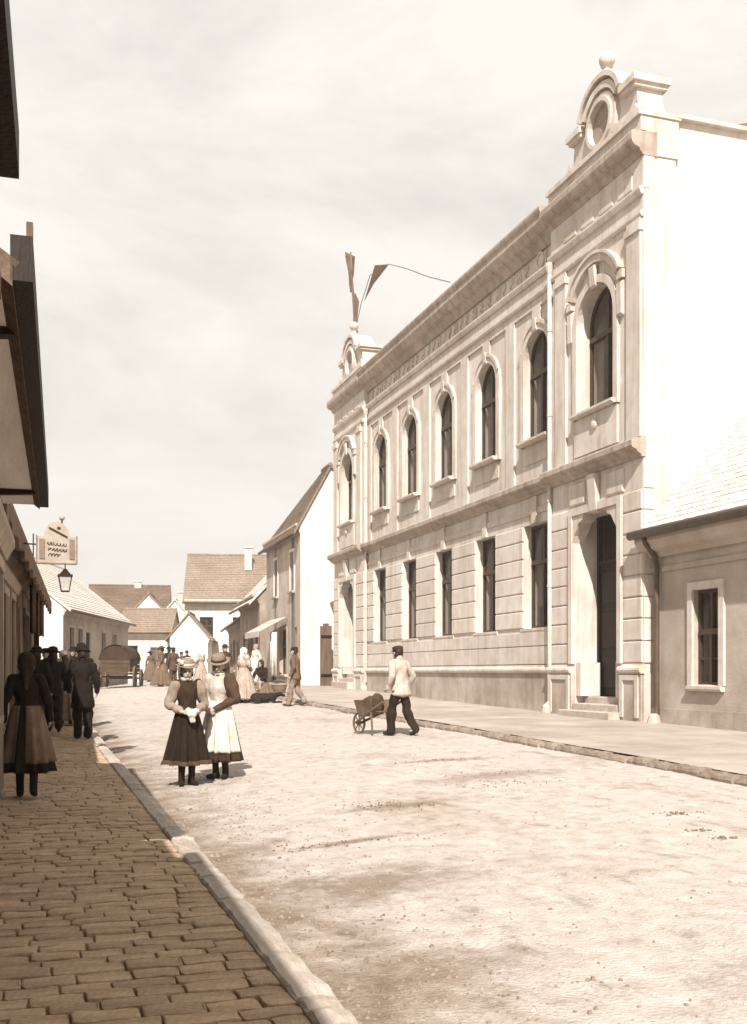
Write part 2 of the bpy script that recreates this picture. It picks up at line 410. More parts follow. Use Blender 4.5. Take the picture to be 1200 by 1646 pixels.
SETT = [sett_mesh(k) for k in range(10)]
stones = []
y = 2.9
while y < 24:
    dep = rnd.uniform(.118, .146); x = .90 - rnd.uniform(0, .05)
    first = True
    x = .972
    while x > -.75:
        wd = rnd.uniform(.19, .31)
        if first: wd *= rnd.uniform(.5, 1.0); first = False
        stones.append((x-wd/2, y+dep/2, wd, dep)); x -= wd
    y += dep
def visible(x, y):
    D = x*.302+y*.953; lat = x*.953-y*.302
    return D > 0 and lat/D > -.37
stones = [s for s in stones if visible(s[0]+s[2]/2, s[1])]
near = stones[:300]; far = stones[300:]
for (x, y, wd, dep) in near:
    o = bpy.data.objects.new('paving_stone', SETT[rnd.randrange(10)]); COL.objects.link(o); o.parent = o_sl
    o.location = (x, y, zL(y)-.012+rnd.uniform(-.006, .006)); o.scale = (wd-.009, dep-.009, 1.0)
    o.rotation_euler = (rnd.uniform(-.015, .015), rnd.uniform(-.015, .015), rnd.uniform(-.02, .02)+(math.pi if rnd.random() < .5 else 0))
b = MB()
for (x, y, wd, dep) in far:
    me = SETT[rnd.randrange(10)]; dz = zL(y)-.012+rnd.uniform(-.006, .006)
    b.add([(x+v.co.x*(wd-.012), y+v.co.y*(dep-.012), dz+v.co.z) for v in me.vertices], [tuple(p.vertices) for p in me.polygons])
o = b.build('paving_stones', M_stone, o_sl, True); tag(o, kind='stuff')
# kerb stones
def kerb_mesh(k, dark=False):
    r = random.Random(100+k); b = MB(); n = 9
    secs = []
    for j in range(n):
        y = -.5+j/(n-1); e = r.uniform(-.05, .05); h = r.uniform(-.012, .008)
        secs.append([(-.5, y, -.25), (.5+e, y, -.25), (.5+e, y, -.05), (.36+e, y, -.012+h), (0, y, .004+h), (-.44, y, -.002+h), (-.5, y, -.02)])
    m = 7; vs = [p for sct in secs for p in sct]
    fs = [(j*m+i, j*m+(i+1)%m, (j+1)*m+(i+1)%m, (j+1)*m+i) for j in range(n-1) for i in range(m)]
    fs += [tuple(range(m)), tuple(range((n-1)*m, n*m))]
    b.add(vs, fs); me = b.mesh('kerb_stone'); me.materials.append(M_kerbd if dark else M_kerb); return me
KM = [kerb_mesh(k) for k in range(5)]; KMD = [kerb_mesh(k+9, True) for k in range(5)]
y = 1.6
while y < 43:
    ln = rnd.uniform(.45, 1.0)
    o = bpy.data.objects.new('kerb_stone', KM[rnd.randrange(5)]); COL.objects.link(o); o.parent = o_sl
    z0, z1 = zL(y), zL(y+ln)
    o.location = (1.070+rnd.uniform(-.008, .008), y+ln/2, (z0+z1)/2+.012+rnd.uniform(-.008, .008)); o.scale = (.185, ln-.014, 1)
    o.rotation_euler = (math.atan2(z1-z0, ln), 0, rnd.uniform(-.006, .006)); y += ln
# right sidewalk with rough kerb
o_sr = grid('sidewalk_right', M_side, lambda y: [7.12, 7.6, 8.2, 8.9, 9.6, 10.3, 11.0, 11.7, 12.5], frange(0, 15, .5)+frange(15.3, 50, .5),
            lambda x, y: zR(y)+noise.noise((x*1.3, y*1.3, 2))*.012+noise.noise((x*4, y*4, 2))*.006)
tag(o_sr, 'pale earth footpath along the big building', 'sidewalk')
y = 4.0
while y < 46:
    ln = rnd.uniform(.35, .7)
    o = bpy.data.objects.new('kerb_stone', KMD[rnd.randrange(5)]); COL.objects.link(o); o.parent = o_sr
    o.location = (7.03+rnd.uniform(-.03, .03), y+ln/2, zR(y+ln/2)-.006+rnd.uniform(-.014, .012)); o.scale = (-.22, ln-.02, 1)
    o.rotation_euler = (0, rnd.uniform(-.05, .05), rnd.uniform(-.03, .03)); y += ln

# ------------------------------------------------------------------ window / door builders (parts of a building)
def window(root, s0, s1, z0, zs, w_face, rev, rise=0.0, d=1, sash=None, blind=0.55, transom=.62, sill=True, sillw=.14, sillm=None, bars=True, double=False):
    """sash window set back `rev` behind the wall face; rise>0 gives an arched head"""
    sash = sash or M_sash
    wp = w_face-rev
    fr = .06; c = (s0+s1)/2; r = (s1-s0)/2
    b = MB(d)
    b.fb(s0, s0+fr, wp-.05, wp+.02, z0, zs); b.fb(s1-fr, s1, wp-.05, wp+.02, z0, zs)
    b.fb(s0+fr, s1-fr, wp-.05, wp+.02, z0, z0+fr)
    ztop = zs+rise
    if rise > 0: 
        b.ring(c, zs, r-fr, r, 0, math.pi, wp-.05, wp+.02, 16)
    else: b.fb(s0+fr, s1-fr, wp-.05, wp+.02, zs-fr, zs)
    zt = z0+(ztop-z0)*transom
    b.fb(s0+fr, s1-fr, wp-.045, wp+.05, zt-.05, zt+.05)
    b.fb(c-.045, c+.045, wp-.045, wp+.035, z0+fr, zt-.05)
    if bars:
        b.fb(c-.035, c+.035, wp-.045, wp+.015, zt+.05, ztop-.03)
    o = b.build('window', sash, root)
    if double:
        g = MB(d)
        for zz in (z0+(zt-z0)*.5,):
            g.fb(s0+fr, c-.045, wp-.04, wp+.01, zz-.02, zz+.02); g.fb(c+.045, s1-fr, wp-.04, wp+.01, zz-.02, zz+.02)
        g.build('glazing_bar', sash, o)
    for (a, e, q0, q1) in ((s0+fr, c-.045, z0+fr, zt-.05), (c+.045, s1-fr, z0+fr, zt-.05)):
        MB(d).fb(a, e, wp-.02, wp-.012, q0, q1).build('pane', M_glass, o)
    if rise > 0:
        pts = [(s0+fr, zt+.05)] + [(s1-fr, zt+.05)]
        for i in range(13):
            a = math.pi*i/12; pts.append((c+(r-fr)*math.cos(a), zs+(r-fr)*math.sin(a)))
        MB(d).sil(pts, wp-.02, wp-.012).build('pane', M_glass, o)
    else:
        MB(d).fb(s0+fr, s1-fr, wp-.02, wp-.012, zt+.05, zs-fr).build('pane', M_glass, o)
    if blind > 0:
        zb = zt; part = rnd.choice((1, 1, .42, .3, .45)); zlow = z0+(zt-z0)*rnd.choice((0, 0, 0, .35))
        e1 = MB(d); n = 14
        for i in range(n):
            if part < 1 and part < (i+.5)/n < 1-part*.5: continue
            a0 = s0+.02+(s1-s0-.04)*i/n; a1 = s0+.02+(s1-s0-.04)*(i+1)/n
            k0 = wp-.13+.018*math.sin(i*1.7); k1 = wp-.13+.018*math.sin((i+1)*1.7)
            e1.add([(-d*k0, a0, zlow), (-d*k1, a1, zlow), (-d*k1, a1, zb), (-d*k0, a0, zb)], [(0, 1, 2, 3)])
        e1.build('curtain', M_blind, o, True)
    if sill:
        MB(d).prof([(wp+.02, z0-.10), (w_face+sillw*.7, z0-.10), (w_face+sillw, z0-.06), (w_face+sillw, z0-.01), (wp+.02, z0+.015)], s0-.12, s1+.12).build('sill', sillm or M_trim, o)
    return o

def door(root, s0, s1, z0, z1, w, d=1, m=None, panels=True, transom=0.0):
    m = m or M_dwood; c = (s0+s1)/2
    b = MB(d)
    b.fb(s0, s0+.09, w-.06, w+.05, z0, z1); b.fb(s1-.09, s1, w-.06, w+.05, z0, z1); b.fb(s0+.09, s1-.09, w-.06, w+.05, z1-.1, z1)
    zt = z1-.1
    if transom > 0:
        zt = z1-transom
        b.fb(s0+.09, s1-.09, w-.06, w+.05, zt-.08, zt); zt -= .08
    o = b.build('door', m, root)
    if transom > 0: MB(d).fb(s0+.09, s1-.09, w-.02, w-.01, zt+.08, z1-.1).build('pane', M_glass, o)
    for a, e in ((s0+.09, c-.005), (c+.005, s1-.09)):
        lf = MB(d).fb(a, e, w-.05, w, z0+.02, zt).build('door_leaf', m, o)
        if panels:
            hh = zt-z0
            for q0, q1 in ((.06, .3), (.36, .64), (.7, .95)):
                MB(d).cb(a+.1, e-.08, w, w+.03, z0+hh*q0, z0+hh*q1, .025).build('door_panel', m, o)
    MB(d).ell((-d*(w+.06), c+.07, z0+1.05), (.03, .03, .03), 8, 6).build('door_handle', M_iron, o)
    return o

# ------------------------------------------------------------------ the big stucco building
BR = empty('town_building', (11.1, 17.65, 0), R(0.6))
tag(BR, 'long two-storey pale stucco building with arched upper windows and oculus gable', 'building')
LEN = 21.2; PW = 3.72; PL = 17.45; PV = .12
WC = [4.68, 7.5, 10.37, 13.2, 16.05]; HW = .63
GZ0, GZ1 = 2.33, 4.76; UZ0, UZS = 6.74, 8.62
RC, LC = 1.72, 19.42          # pavilion axes
b = MB()
# ground floor piers of the middle part
edges = [PW] + [e for c in WC for e in (c-HW, c+HW)] + [PL]
for i in range(0, len(edges), 2): b.fb(edges[i], edges[i+1], -.45, 0, -.2, 5.45)
for c in WC:
    b.fb(c-HW, c+HW, -.45, 0, -.2, GZ0-.1); b.fb(c-HW, c+HW, -.45, 0, GZ1, 5.45)
# upper floor, recessed field
URC = -.05
for i in range(0, len(edges), 2): b.fb(edges[i], edges[i+1], -.45, URC, 5.45, 11.3)
for c in WC:
    b.fb(c-HW, c+HW, -.45, URC, 5.45, UZ0-.1); b.arch_fill(c-HW, c+HW, UZS, 11.3, -.45, URC)
# pavilions
PWN = .74
for cc, e0, e1 in ((RC, 0, PW), (LC, PL, LEN)):
    dw = .91
    b.fb(e0, cc-dw, -.6, PV, -.2, 5.45); b.fb(cc+dw, e1, -.6, PV, -.2, 5.45); b.fb(cc-dw, cc+dw, -.6, PV, 4.62, 5.45)
    b.fb(e0, cc-PWN, -.6, PV, 5.45, 11.3); b.fb(cc+PWN, e1, -.6, PV, 5.45, 11.3)
    b.fb(cc-PWN, cc+PWN, -.6, PV, 5.45, UZ0-.1); b.arch_fill(cc-PWN, cc+PWN, 8.54, 11.3, -.6, PV)
# side, far end and rear walls, roof deck
b.fb(LEN-.45, LEN-.02, -12, -.6, -.2, 11.6)
b.fb(.5, LEN-.45, -12, -11.6, -.2, 11.6)
wall = b.build('wall', M_wall, BR)
MB().fb(.07, .5, -12, -.6, -.2, 11.95).build('side_wall', M_white, BR)
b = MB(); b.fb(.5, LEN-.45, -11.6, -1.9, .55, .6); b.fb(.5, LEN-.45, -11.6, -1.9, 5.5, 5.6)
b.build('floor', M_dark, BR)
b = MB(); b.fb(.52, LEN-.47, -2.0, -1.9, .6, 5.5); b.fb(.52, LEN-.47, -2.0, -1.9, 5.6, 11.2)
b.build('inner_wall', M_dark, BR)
# low roof
b = MB(); b.prof([(-.3, 11.72), (-6, 13.4), (-11.9, 11.72)], .4, LEN-.2); b.build('roof', M_tile, BR)
b = MB(); b.fb(-.06, .56, -12.05, -.62, 11.95, 12.03); b.build('wall_coping', M_trim, BR)

# rustication
CR = [1.47, 1.90, 2.33, 2.74, 3.16, 3.57, 3.98, 4.40, 4.80]
def blocks(s0, s1, w, zs, proud=.035, ztop=None):
    for i in range(len(zs)-1):
        MB().cb(s0, s1, w, w+proud, zs[i]+.012, zs[i+1]-.012, .018).build('ashlar_block', M_block, wall)
for i in range(0, len(edges), 2):
    a, e = edges[i], edges[i+1]
    blocks(a+(.0 if i else .01), e-(.0 if i < len(edges)-2 else .01), 0, CR[2:8]+[4.76])
for j in range(2):                                   # two long courses below the windows
    for i in range(5):
        a = PW+.01 if i == 0 else (WC[i-1]+WC[i])/2; e = PL-.01 if i == 4 else (WC[i]+WC[i+1])/2
        MB().cb(a, e, 0, .035, CR[j]+.012, CR[j+1]-.012-(.09 if j else 0), .007).build('ashlar_block', M_block, wall)
for cc, e0, e1 in ((RC, 0, PW), (LC, PL, LEN)):
    blocks(e0+(0 if e0 else .0), cc-1.06, PV, CR); blocks(cc+1.06, e1, PV, CR)
# side quoins on the near corner
for i in range(len(CR)-1):
    MB().fb(-.03, .07, -.12, PV, CR[i]+.012, CR[i+1]-.012).build('ashlar_block', M_block, wall)
MB().fb(-.02, .07, -.12, PV-.01, 4.82, 11.15).build('corner_strip', M_trim, BR)
MB().fb(-.03, .07, -.14, PV+.03, .2, 1.28).build('corner_strip', M_trim, BR)

# plinth and its roll moulding
b = MB()
b.fb(PW, PL, 0, .06, -.2, 1.28)
for cc, e0, e1 in ((RC, 0, PW), (LC, PL, LEN)):
    b.fb(e0-.03 if e0 == 0 else e0, cc-.96, PV, PV+.07, -.2, 1.28); b.fb(cc+.96, e1, PV, PV+.07, -.2, 1.28)
b.build('plinth', M_plinth, BR)
PM = [(0, 1.27), (.085, 1.27), (.115, 1.30), (.125, 1.34), (.115, 1.38), (.085, 1.41), (.05, 1.42), (.04, 1.46), (0, 1.46)]
b = MB(); b.prof([(a, z) for a, z in PM], PW, PL)
for cc, e0, e1 in ((RC, 0, PW), (LC, PL, LEN)):
    pm = [(a+PV, z) for a, z in PM]
    b.prof(pm, e0-.06 if e0 == 0 else e0-.03, cc-.96); b.prof(pm, cc+.96, e1+.03)
b.build('plinth_moulding', M_trim, BR, False)
# pedestal panel frames of the pavilion piers
for a, e in ((.04, .70), (2.74, 3.66), (LC-1.9, LC-1.02), (LC+1.02, LC+1.70)):
    b = MB(); w0 = PV+.07
    b.fb(a, a+.12, w0, w0+.03, .42, 1.24); b.fb(e-.12, e, w0, w0+.03, .42, 1.24); b.fb(a+.12, e-.12, w0, w0+.03, 1.14, 1.24)
    b.build('pedestal_frame', M_trim, BR)

# string course
SP = [(-.05, 5.40), (.05, 5.40), (.07, 5.45), (.15, 5.49), (.17, 5.53), (.25, 5.56), (.27, 5.60), (.27, 5.70), (.24, 5.73), (-.05, 5.80)]
b = MB(); b.prof(SP, PW, PL)
for e0, e1 in ((-.04, PW+.02), (PL-.02, LEN+.05)): b.prof([(a+PV+.003, z+.002) for a, z in SP], e0, e1)
b.build('string_course', M_corn, BR)
b = MB(); b.fb(PW, PL, 0, .03, 4.98, 5.12)
b.build('fascia_band', M_trim, BR)
# flat strips rising from the ground-floor window heads
for c in WC: MB().fb(c-.12, c+.12, 0, .06, GZ1+.003, 5.39).build('keystone', M_trim, BR)

# main cornice
CP = [(-.3, 11.0), (.02, 11.0), (.05, 11.05), (.10, 11.12), (.13, 11.17), (.24, 11.22), (.30, 11.30), (.34, 11.36), (.36, 11.40), (.36, 11.54), (.40, 11.58), (.42, 11.64), (.42, 11.69), (.38, 11.71), (-.3, 11.74)]
b = MB(); b.prof(CP, PW, PL)
b.build('cornice', M_corn, BR)
PC = [(-.3, 11.14), (.02, 11.14), (.04, 11.18), (.08, 11.22), (.10, 11.27), (.20, 11.30), (.25, 11.36), (.27, 11.42), (.27, 11.54), (.25, 11.58), (-.3, 11.60)]
for e0, e1 in ((-.03, PW+.02), (PL-.02, LEN+.12)): MB().prof([(a+PV, z) for a, z in PC], e0, e1).build('pavilion_cornice', M_corn, BR)
# architrave bands
b = MB()
BA = [(URC, 10.40), (.05, 10.40), (.07, 10.44), (.09, 10.50), (.09, 10.54), (URC, 10.57)]
b.prof(BA, PW, PL)
for e0, e1 in ((-.02, PW+.005), (PL-.005, LEN+.01)): b.prof([(a+PV if a > 0 else a, z) for a, z in BA], e0, e1)
b.build('architrave', M_trim, BR)
b = MB(); b.fb(PW, PL, URC, .0, 9.78, 10.39)
B2 = [(0, 9.98), (.05, 9.98), (.07, 10.03), (.07, 10.08), (0, 10.11)]
b.prof([(a, z) for a, z in B2], PW, PL)
for e0, e1 in ((-.02, PW), (PL, LEN)): b.prof([(a+PV, z) for a, z in B2], e0, e1)
b.build('wall_band', M_trim, BR)
# frieze ornament: small brackets and raised cartouche panels
k = 0; s_ = PW+.75
o = MB().fb(s_-.26, s_+.26, URC, -.015, 10.64, 10.96).build('frieze_panel', M_trim, BR)
MB().ring(s_, 10.80, .15, .20, 0, 2*math.pi, -.015, .02, 20).build('oval_moulding', M_trim, o)
s_ += .75
while s_ < PL-.4:
    b = MB(); t0 = rnd.uniform(0, 6.28); zc = 10.79
    b.ring(s_, zc+.075, .05, .085, t0*.2, t0*.2+4.2, URC, URC+.035, 10); b.ring(s_+.01, zc-.075, .05, .085, t0*.2+3.1, t0*.2+7.2, URC, URC+.035, 10)
    if k % 3 == 1: b.fb(s_-.15, s_-.11, URC, URC+.034, zc-.15, zc+.15)
    b.build('scroll_relief', M_trim, BR)
    s_ += rnd.uniform(.36, .52); k += 1
for cc in (RC, LC):
    for q in (-1.1, -.37, .37, 1.1):
        MB().cb(cc+q-.26, cc+q+.26, PV, PV+.02, 10.63, 10.95, .015).build('frieze_panel', M_trim, BR)

# upper wall: lesenes, window surrounds, sills
mids = [PW] + [(WC[i]+WC[i+1])/2 for i in range(4)] + [PL]
for i, mpt in enumerate(mids):
    a, e = mpt-.24, mpt+.24
    if i == 0: a = PW+.01; e = PW+.2
    if i == 5: a, e = PL-.36, PL-.01
    MB().fb(a, e, URC, .0, 5.8, 9.78).build('lesene', M_trim, BR)
for c in WC:
    b = MB(); r0, r1 = HW, HW+.2
    b.fb(c-r1, c-r0, URC, .02, UZ0-.1, UZS); b.fb(c+r0, c+r1, URC, .02, UZ0-.1, UZS)
    b.ring(c, UZS, r0, r1, 0, math.pi, URC, .02, 20)
    b.fb(c-.2, c+.2, URC, .004, UZS+r1-.03, 9.78)
    o = b.build('window_surround', M_trim, BR)
    b = MB(); b.ring(c, UZS, r1-.05, r1+.03, R(20), R(160), .02, .05, 20); b.build('hood_moulding', M_trim, o)
    MB().prof([(.02, UZS+HW-.02), (.05, UZS+HW+.02), (.08, UZS+HW+.26), (.02, UZS+HW+.28)], c-.08, c+.08).build('keystone', M_trim, o)
    window(BR, c-HW, c+HW, UZ0, UZS, 0, .19, rise=HW, blind=1, transom=.62, sillw=.17)
    MB().fb(c-HW-.06, c+HW+.06, URC, -.02, 6.2, 6.63).build('apron', M_trim, BR)
    window(BR, c-HW, c+HW, GZ0, GZ1, 0, .22, blind=1, transom=.64, sill=True, sillw=.045)
# pavilion windows and trim
for cc, e0, e1 in ((RC, 0, PW), (LC, PL, LEN)):
    window(BR, cc-PWN, cc+PWN, UZ0, 8.54, PV, .28, rise=PWN, blind=1, transom=.62, sillw=.18)
    b = MB(); r0, r1 = PWN, PWN+.16
    b.fb(cc-r1, cc-r0, PV, PV+.07, UZ0-.1, 8.54); b.fb(cc+r0, cc+r1, PV, PV+.07, UZ0-.1, 8.54); b.ring(cc, 8.54, r0, r1, 0, math.pi, PV, PV+.07, 22)
    o = b.build('window_surround', M_trim, BR)
    MB().prof([(PV+.06, 9.2), (PV+.10, 9.24), (PV+.14, 9.62), (PV+.06, 9.66)], cc-.10, cc+.10).build('keystone', M_trim, o)
    b = MB(); b.ring(cc, 8.72, .98, 1.13, R(28), R(152), PV, PV+.11, 20); b.ring(cc, 8.72, 1.13, 1.19, R(26), R(154), PV, PV+.15, 20)
    for sg in (-1, 1):
        x0 = cc+sg*.92; b.fb(min(x0, x0+sg*.2), max(x0, x0+sg*.2), PV, PV+.10, 9.03, 9.2)
    b.build('hood_moulding', M_trim, o)
    for sg in (-1, 1):
        x0 = cc+sg*1.22; x1 = cc+sg*1.70
        MB().fb(min(x0, x1), max(x0, x1), PV, PV+.06, 5.8, 9.97).build('pilaster', M_trim, BR)
        MB().fb(min(x0, x1)-.03, max(x0, x1)+.03, PV+.0, PV+.10, 9.72, 9.86).build('capital', M_trim, BR)
        MB().prof([(PV+.0, 8.3), (PV+.09, 8.35), (PV+.10, 8.95), (PV+.0, 9.02)], cc+sg*1.0-.08, cc+sg*1.0+.08).build('console', M_trim, BR)
    b = MB(); b.fb(cc-.86, cc+.86, PV, PV+.05, 5.85, 6.63); o = b.build('apron', M_trim, BR)
    MB().ell((-(PV+.06), cc, 6.4), (.05, .13, .12), 12, 8).build('ornament', M_trim, o, True)

# doorways
def portal(cc, g):
    b = MB(); dw = .91
    # moulded jambs with corbelled upper corners
    for sg in (-1, 1):
        x0, x1 = cc+sg*dw, cc+sg*(dw+.14)
        b.fb(min(x0, x1), max(x0, x1), PV, PV+.09, 1.47, 4.62)
    b.fb(cc-dw-.14, cc+dw+.14, PV, PV+.09, 4.62, 4.78)
    o = b.build('door_surround', M_trim, BR)
    for sg in (-1, 1):
        pts = [(cc+sg*dw, 4.05), (cc+sg*dw, 4.62), (cc+sg*.42, 4.62), (cc+sg*.50, 4.50), (cc+sg*.66, 4.44), (cc+sg*.74, 4.32), (cc+sg*.84, 4.2)]
        MB().sil(pts, PV-.25, PV+.06).build('corbel', M_trim, o)
    MB().prof([(PV+.02, 4.58), (PV+.10, 4.62), (PV+.12, 4.9), (PV+.16, 5.36), (PV+.02, 5.38)], cc-.15, cc+.15).build('keystone', M_trim, o)
    for q in (-.75, .75):
        MB().cb(cc+q-.32, cc+q+.32, PV, PV+.05, 4.84, 5.32, .03).build('panel', M_trim, o)
    d_ = door(BR, cc-dw, cc+dw, g+.42, 4.62, PV-.58, transom=.95)
    for i in range(3):
        b = MB(); b.cb(cc-dw-(.12 if i == 0 else 0), cc+dw+(.12 if i == 0 else 0), PV-.56, PV+.34-.27*i, g-.15+.14*i, g+.14*(i+1)+.002, .015)
        b.build('step', M_step, BR)
    for sg in (-1, 1):
        MB().fb(cc+sg*.80-.10, cc+sg*.80+.10, PV-.5, PV-.02, g+.43, 1.5).build('jamb_base', M_trim, BR)
portal(RC, .36)
portal(LC, .80)

# attic and pediments above the pavilions
def pediment(cc, z0):
    half = [(1.62, 0), (1.62, .08), (1.50, .14), (1.36, .24), (1.27, .40), (1.24, .62), (1.24, .72), (.84, .72), (.80, .92), (.70, 1.14), (.52, 1.36), (.28, 1.50), (0, 1.55)]
    pts = [(cc+t, z0+z) for t, z in half] + [(cc-t, z0+z) for t, z in reversed(half[:-1])]
    p = MB().sil(pts, -.62, -.05).build('pediment', M_trim, BR)
    b = MB(); b.ring(cc, z0+.60, .66, .80, R(28), R(152), -.05, .08, 20); b.ring(cc, z0+.68, .80, .90, R(20), R(160), -.62, .12, 20)
    b.build('arch_moulding', M_trim, p)
    b = MB(); b.ring(cc, z0+.60, .42, .50, 0, 2*math.pi, -.05, .10, 28); b.ring(cc, z0+.60, .50, .60, 0, 2*math.pi, -.05, .05, 28)
    b.build('oculus_frame', M_trim, p)
    b = MB(); n = 24
    b.sil([(cc+.42*math.cos(2*math.pi*i/n), z0+.60+.42*math.sin(2*math.pi*i/n)) for i in range(n)], -.049, -.03); b.build('oculus_panel', M_wallb, p)
    for sg in (-1, 1):
        x0, x1 = cc+sg*.80, cc+sg*1.32
        b = MB(); b.fb(min(x0, x1), max(x0, x1), -.70, .05, z0+.72, z0+.80)
        x0, x1 = cc+sg*.78, cc+sg*1.38
        b.fb(min(x0, x1), max(x0, x1), -.74, .10, z0+.80, z0+.93); b.build('ear_cap', M_trim, p)
        b = MB(); b.ring(cc+sg*1.62, z0+.44, .30, .38, R(200) if sg > 0 else R(270), R(270) if sg > 0 else R(340), -.05, .05, 8); b.build('scroll', M_trim, p)
    b = MB(); b.lathe([(.16, 0), (.16, .10), (.10, .13), (.07, .2), (.10, .24), (.13, .26)], 14, (.12, cc, z0+1.54))
    b.build('finial_base', M_trim, p, False)
    MB().ell((.12, cc, z0+1.93), (.165, .165, .16), 16, 12).build('finial_ball', M_trim, p, True)
    return p
for cc, e0, e1 in ((RC, 0, PW), (LC, PL, LEN)):
    b = MB(); b.fb(e0-.02 if e0 == 0 else e0, e1, -.66, PV+.06, 11.61, 11.90); b.fb(e0-.05 if e0 == 0 else e0-.03, e1+.03, -.7, PV+.12, 11.90, 12.0)
    b.fb(e0-.028 if e0 == 0 else e0, e1, -.66, PV-.06, 11.16, 11.608)
    b.build('attic', M_trim, BR); pediment(cc, 12.0)

# pale downspouts
def spout(root, s_, w_, z0, z1, m, d=1, r=.055, shoe=True, name='downspout', top=True):
    x = -d*w_
    pts = [(x, s_, z1), (x, s_, z0+.34), (x, s_, z0+.22), (x-d*.10, s_, z0+.12), (x-d*.16, s_, z0+.09)]
    o = MB().tube(pts, r, 10).build(name, m, root, True)
    b = MB(); z = z0+.9
    while z < z1-.4: b.lathe([(r+.012, -.03), (r+.012, .03)], 10, (x, s_, z)); z += 1.9
    b.build('pipe_collar', m, o)
    if top: MB().lathe([(r, -.2), (r+.015, -.15), (r+.05, .0), (r+.05, .06)], 10, (x, s_, z1)).build('pipe_hopper', m, o)
    if shoe: MB().lathe([(.12, 0), (.13, .1), (.1, .22), (.06, .26)], 8, (x-d*.07, s_, z0-.12)).build('pipe_shoe', M_step, o)
    return o
spout(BR, PW-.05, .175, .42, 10.35, M_lzinc, r=.05)
spout(BR, PL-.08, .09, .74, 10.35, M_lzinc, r=.045)

# flagpole with a rope and two pennants on the far gable
FP = empty('flagpole', (11.1, 37.8, 12.1))
tag(FP, 'thin flagpole with dark drooping pennants above far end of big building', 'flagpole')
MB().tube([(.18, 0, 1.2), (.17, .02, 2.4), (.06, .05, 3.9), (.02, .06, 4.85)], [.075, .06, .04, .03], 8).build('pole', M_wood, FP, True)
b = MB()
def pennant(pts_a, pts_b, nm, parent):
    b = MB(); n = 10; vs = []; fs = []
    for i in range(n+1):
        t = i/n
        for j, (P, Q) in enumerate((pts_a, pts_b)):
            p = Vector(P[0]).lerp(Vector(P[1]), t) if True else None
            wv = .05*math.sin(t*9+j)
            vs.append((p.x, p.y+wv, p.z))
    for i in range(n): fs.append((2*i, 2*i+1, 2*i+3, 2*i+2))
    b.add(vs, fs); me = b.mesh(nm); o = link(nm, me, M_flag, parent, True)
    md = o.modifiers.new('thick', 'SOLIDIFY'); md.thickness = .015
    return o
pennant((((-.20, .06, 4.84), (.01, .06, 3.35)), ((0, 0, 0), (0, 0, 0))), (((.20, .06, 4.72), (.05, .06, 3.35)), ((0, 0, 0), (0, 0, 0))), 'pennant', FP)
b = MB()
b.add([(.14, -.05, 3.3), (.30, -.02, 3.0), (.24, .05, 2.2), (.32, .0, 1.5), (.12, .06, 1.5), (.10, .02, 2.3)], [(0, 1, 2, 5), (5, 2, 3, 4)])
o = b.build('furled_banner', M_flag, FP); md = o.modifiers.new('thick', 'SOLIDIFY'); md.thickness = .06
RP = empty('flag_rope', (10.57, 26.5, 11.78)); tag(RP, 'sagging rope with one triangular pennant running down to the cornice', 'rope')
ps = [(0, 0, 0), (.2, 2.2, .95), (.5, 4.9, 2.2), (.82, 7.65, 3.39), (.72, 9.5, 3.66), (.72, 10.6, 3.0), (.74, 11.2, 2.5)]
MB().tube(ps, .013, 6).build('rope', M_wood, RP, True)
o = MB().add([(.82, 7.65, 3.39), (.72, 8.9, 3.80), (.70, 10.1, 2.95), (.76, 9.2, 3.25)], [(0, 1, 2, 3)]).build('pennant', M_flag, RP)
md = o.modifiers.new('thick', 'SOLIDIFY'); md.thickness = .012

# ------------------------------------------------------------------ tiled roof planes
def tiles(b, p00, p10, p01, p11, nrow, ncol, th=.03, jit=.006, rows_only=False, seed=1):
    """p00,p10 eave ends; p01,p11 ridge ends"""
    r = random.Random(seed)
    p00, p10, p01, p11 = map(Vector, (p00, p10, p01, p11))
    nrm = (p10-p00).cross(p01-p00).normalized()
    if nrm.z < 0: nrm = -nrm
    P = lambda u, v: (p00.lerp(p10, u)).lerp(p01.lerp(p11, u), v)
    for j in range(nrow):
        v0, v1 = j/nrow, min(1, (j+1.25)/nrow)
        nc = 1 if rows_only else ncol
        for i in range(nc):
            off = 0 if (rows_only or j % 2 == 0) else .5/nc
            u0, u1 = max(0, min(1, i/nc+off)), max(0, min(1, (i+.97)/nc+off))
            if u1-u0 < .2/nc: continue
            dz = r.uniform(-jit, jit); e = r.uniform(0, .02)/nrow*4
            a, c_, d_, e_ = P(u0, v0-e)+nrm*(th+dz), P(u1, v0-e)+nrm*(th+dz), P(u1, v1)+nrm*(.004+dz*.3), P(u0, v1)+nrm*(.004+dz*.3)
            a2, c2 = P(u0, v0-e)+nrm*dz*.3, P(u1, v0-e)+nrm*dz*.3
            b.add([a, c_, d_, e_, a2, c2], [(0, 1, 2, 3), (0, 1, 5, 4), (1, 2, 5), (0, 3, 4)])

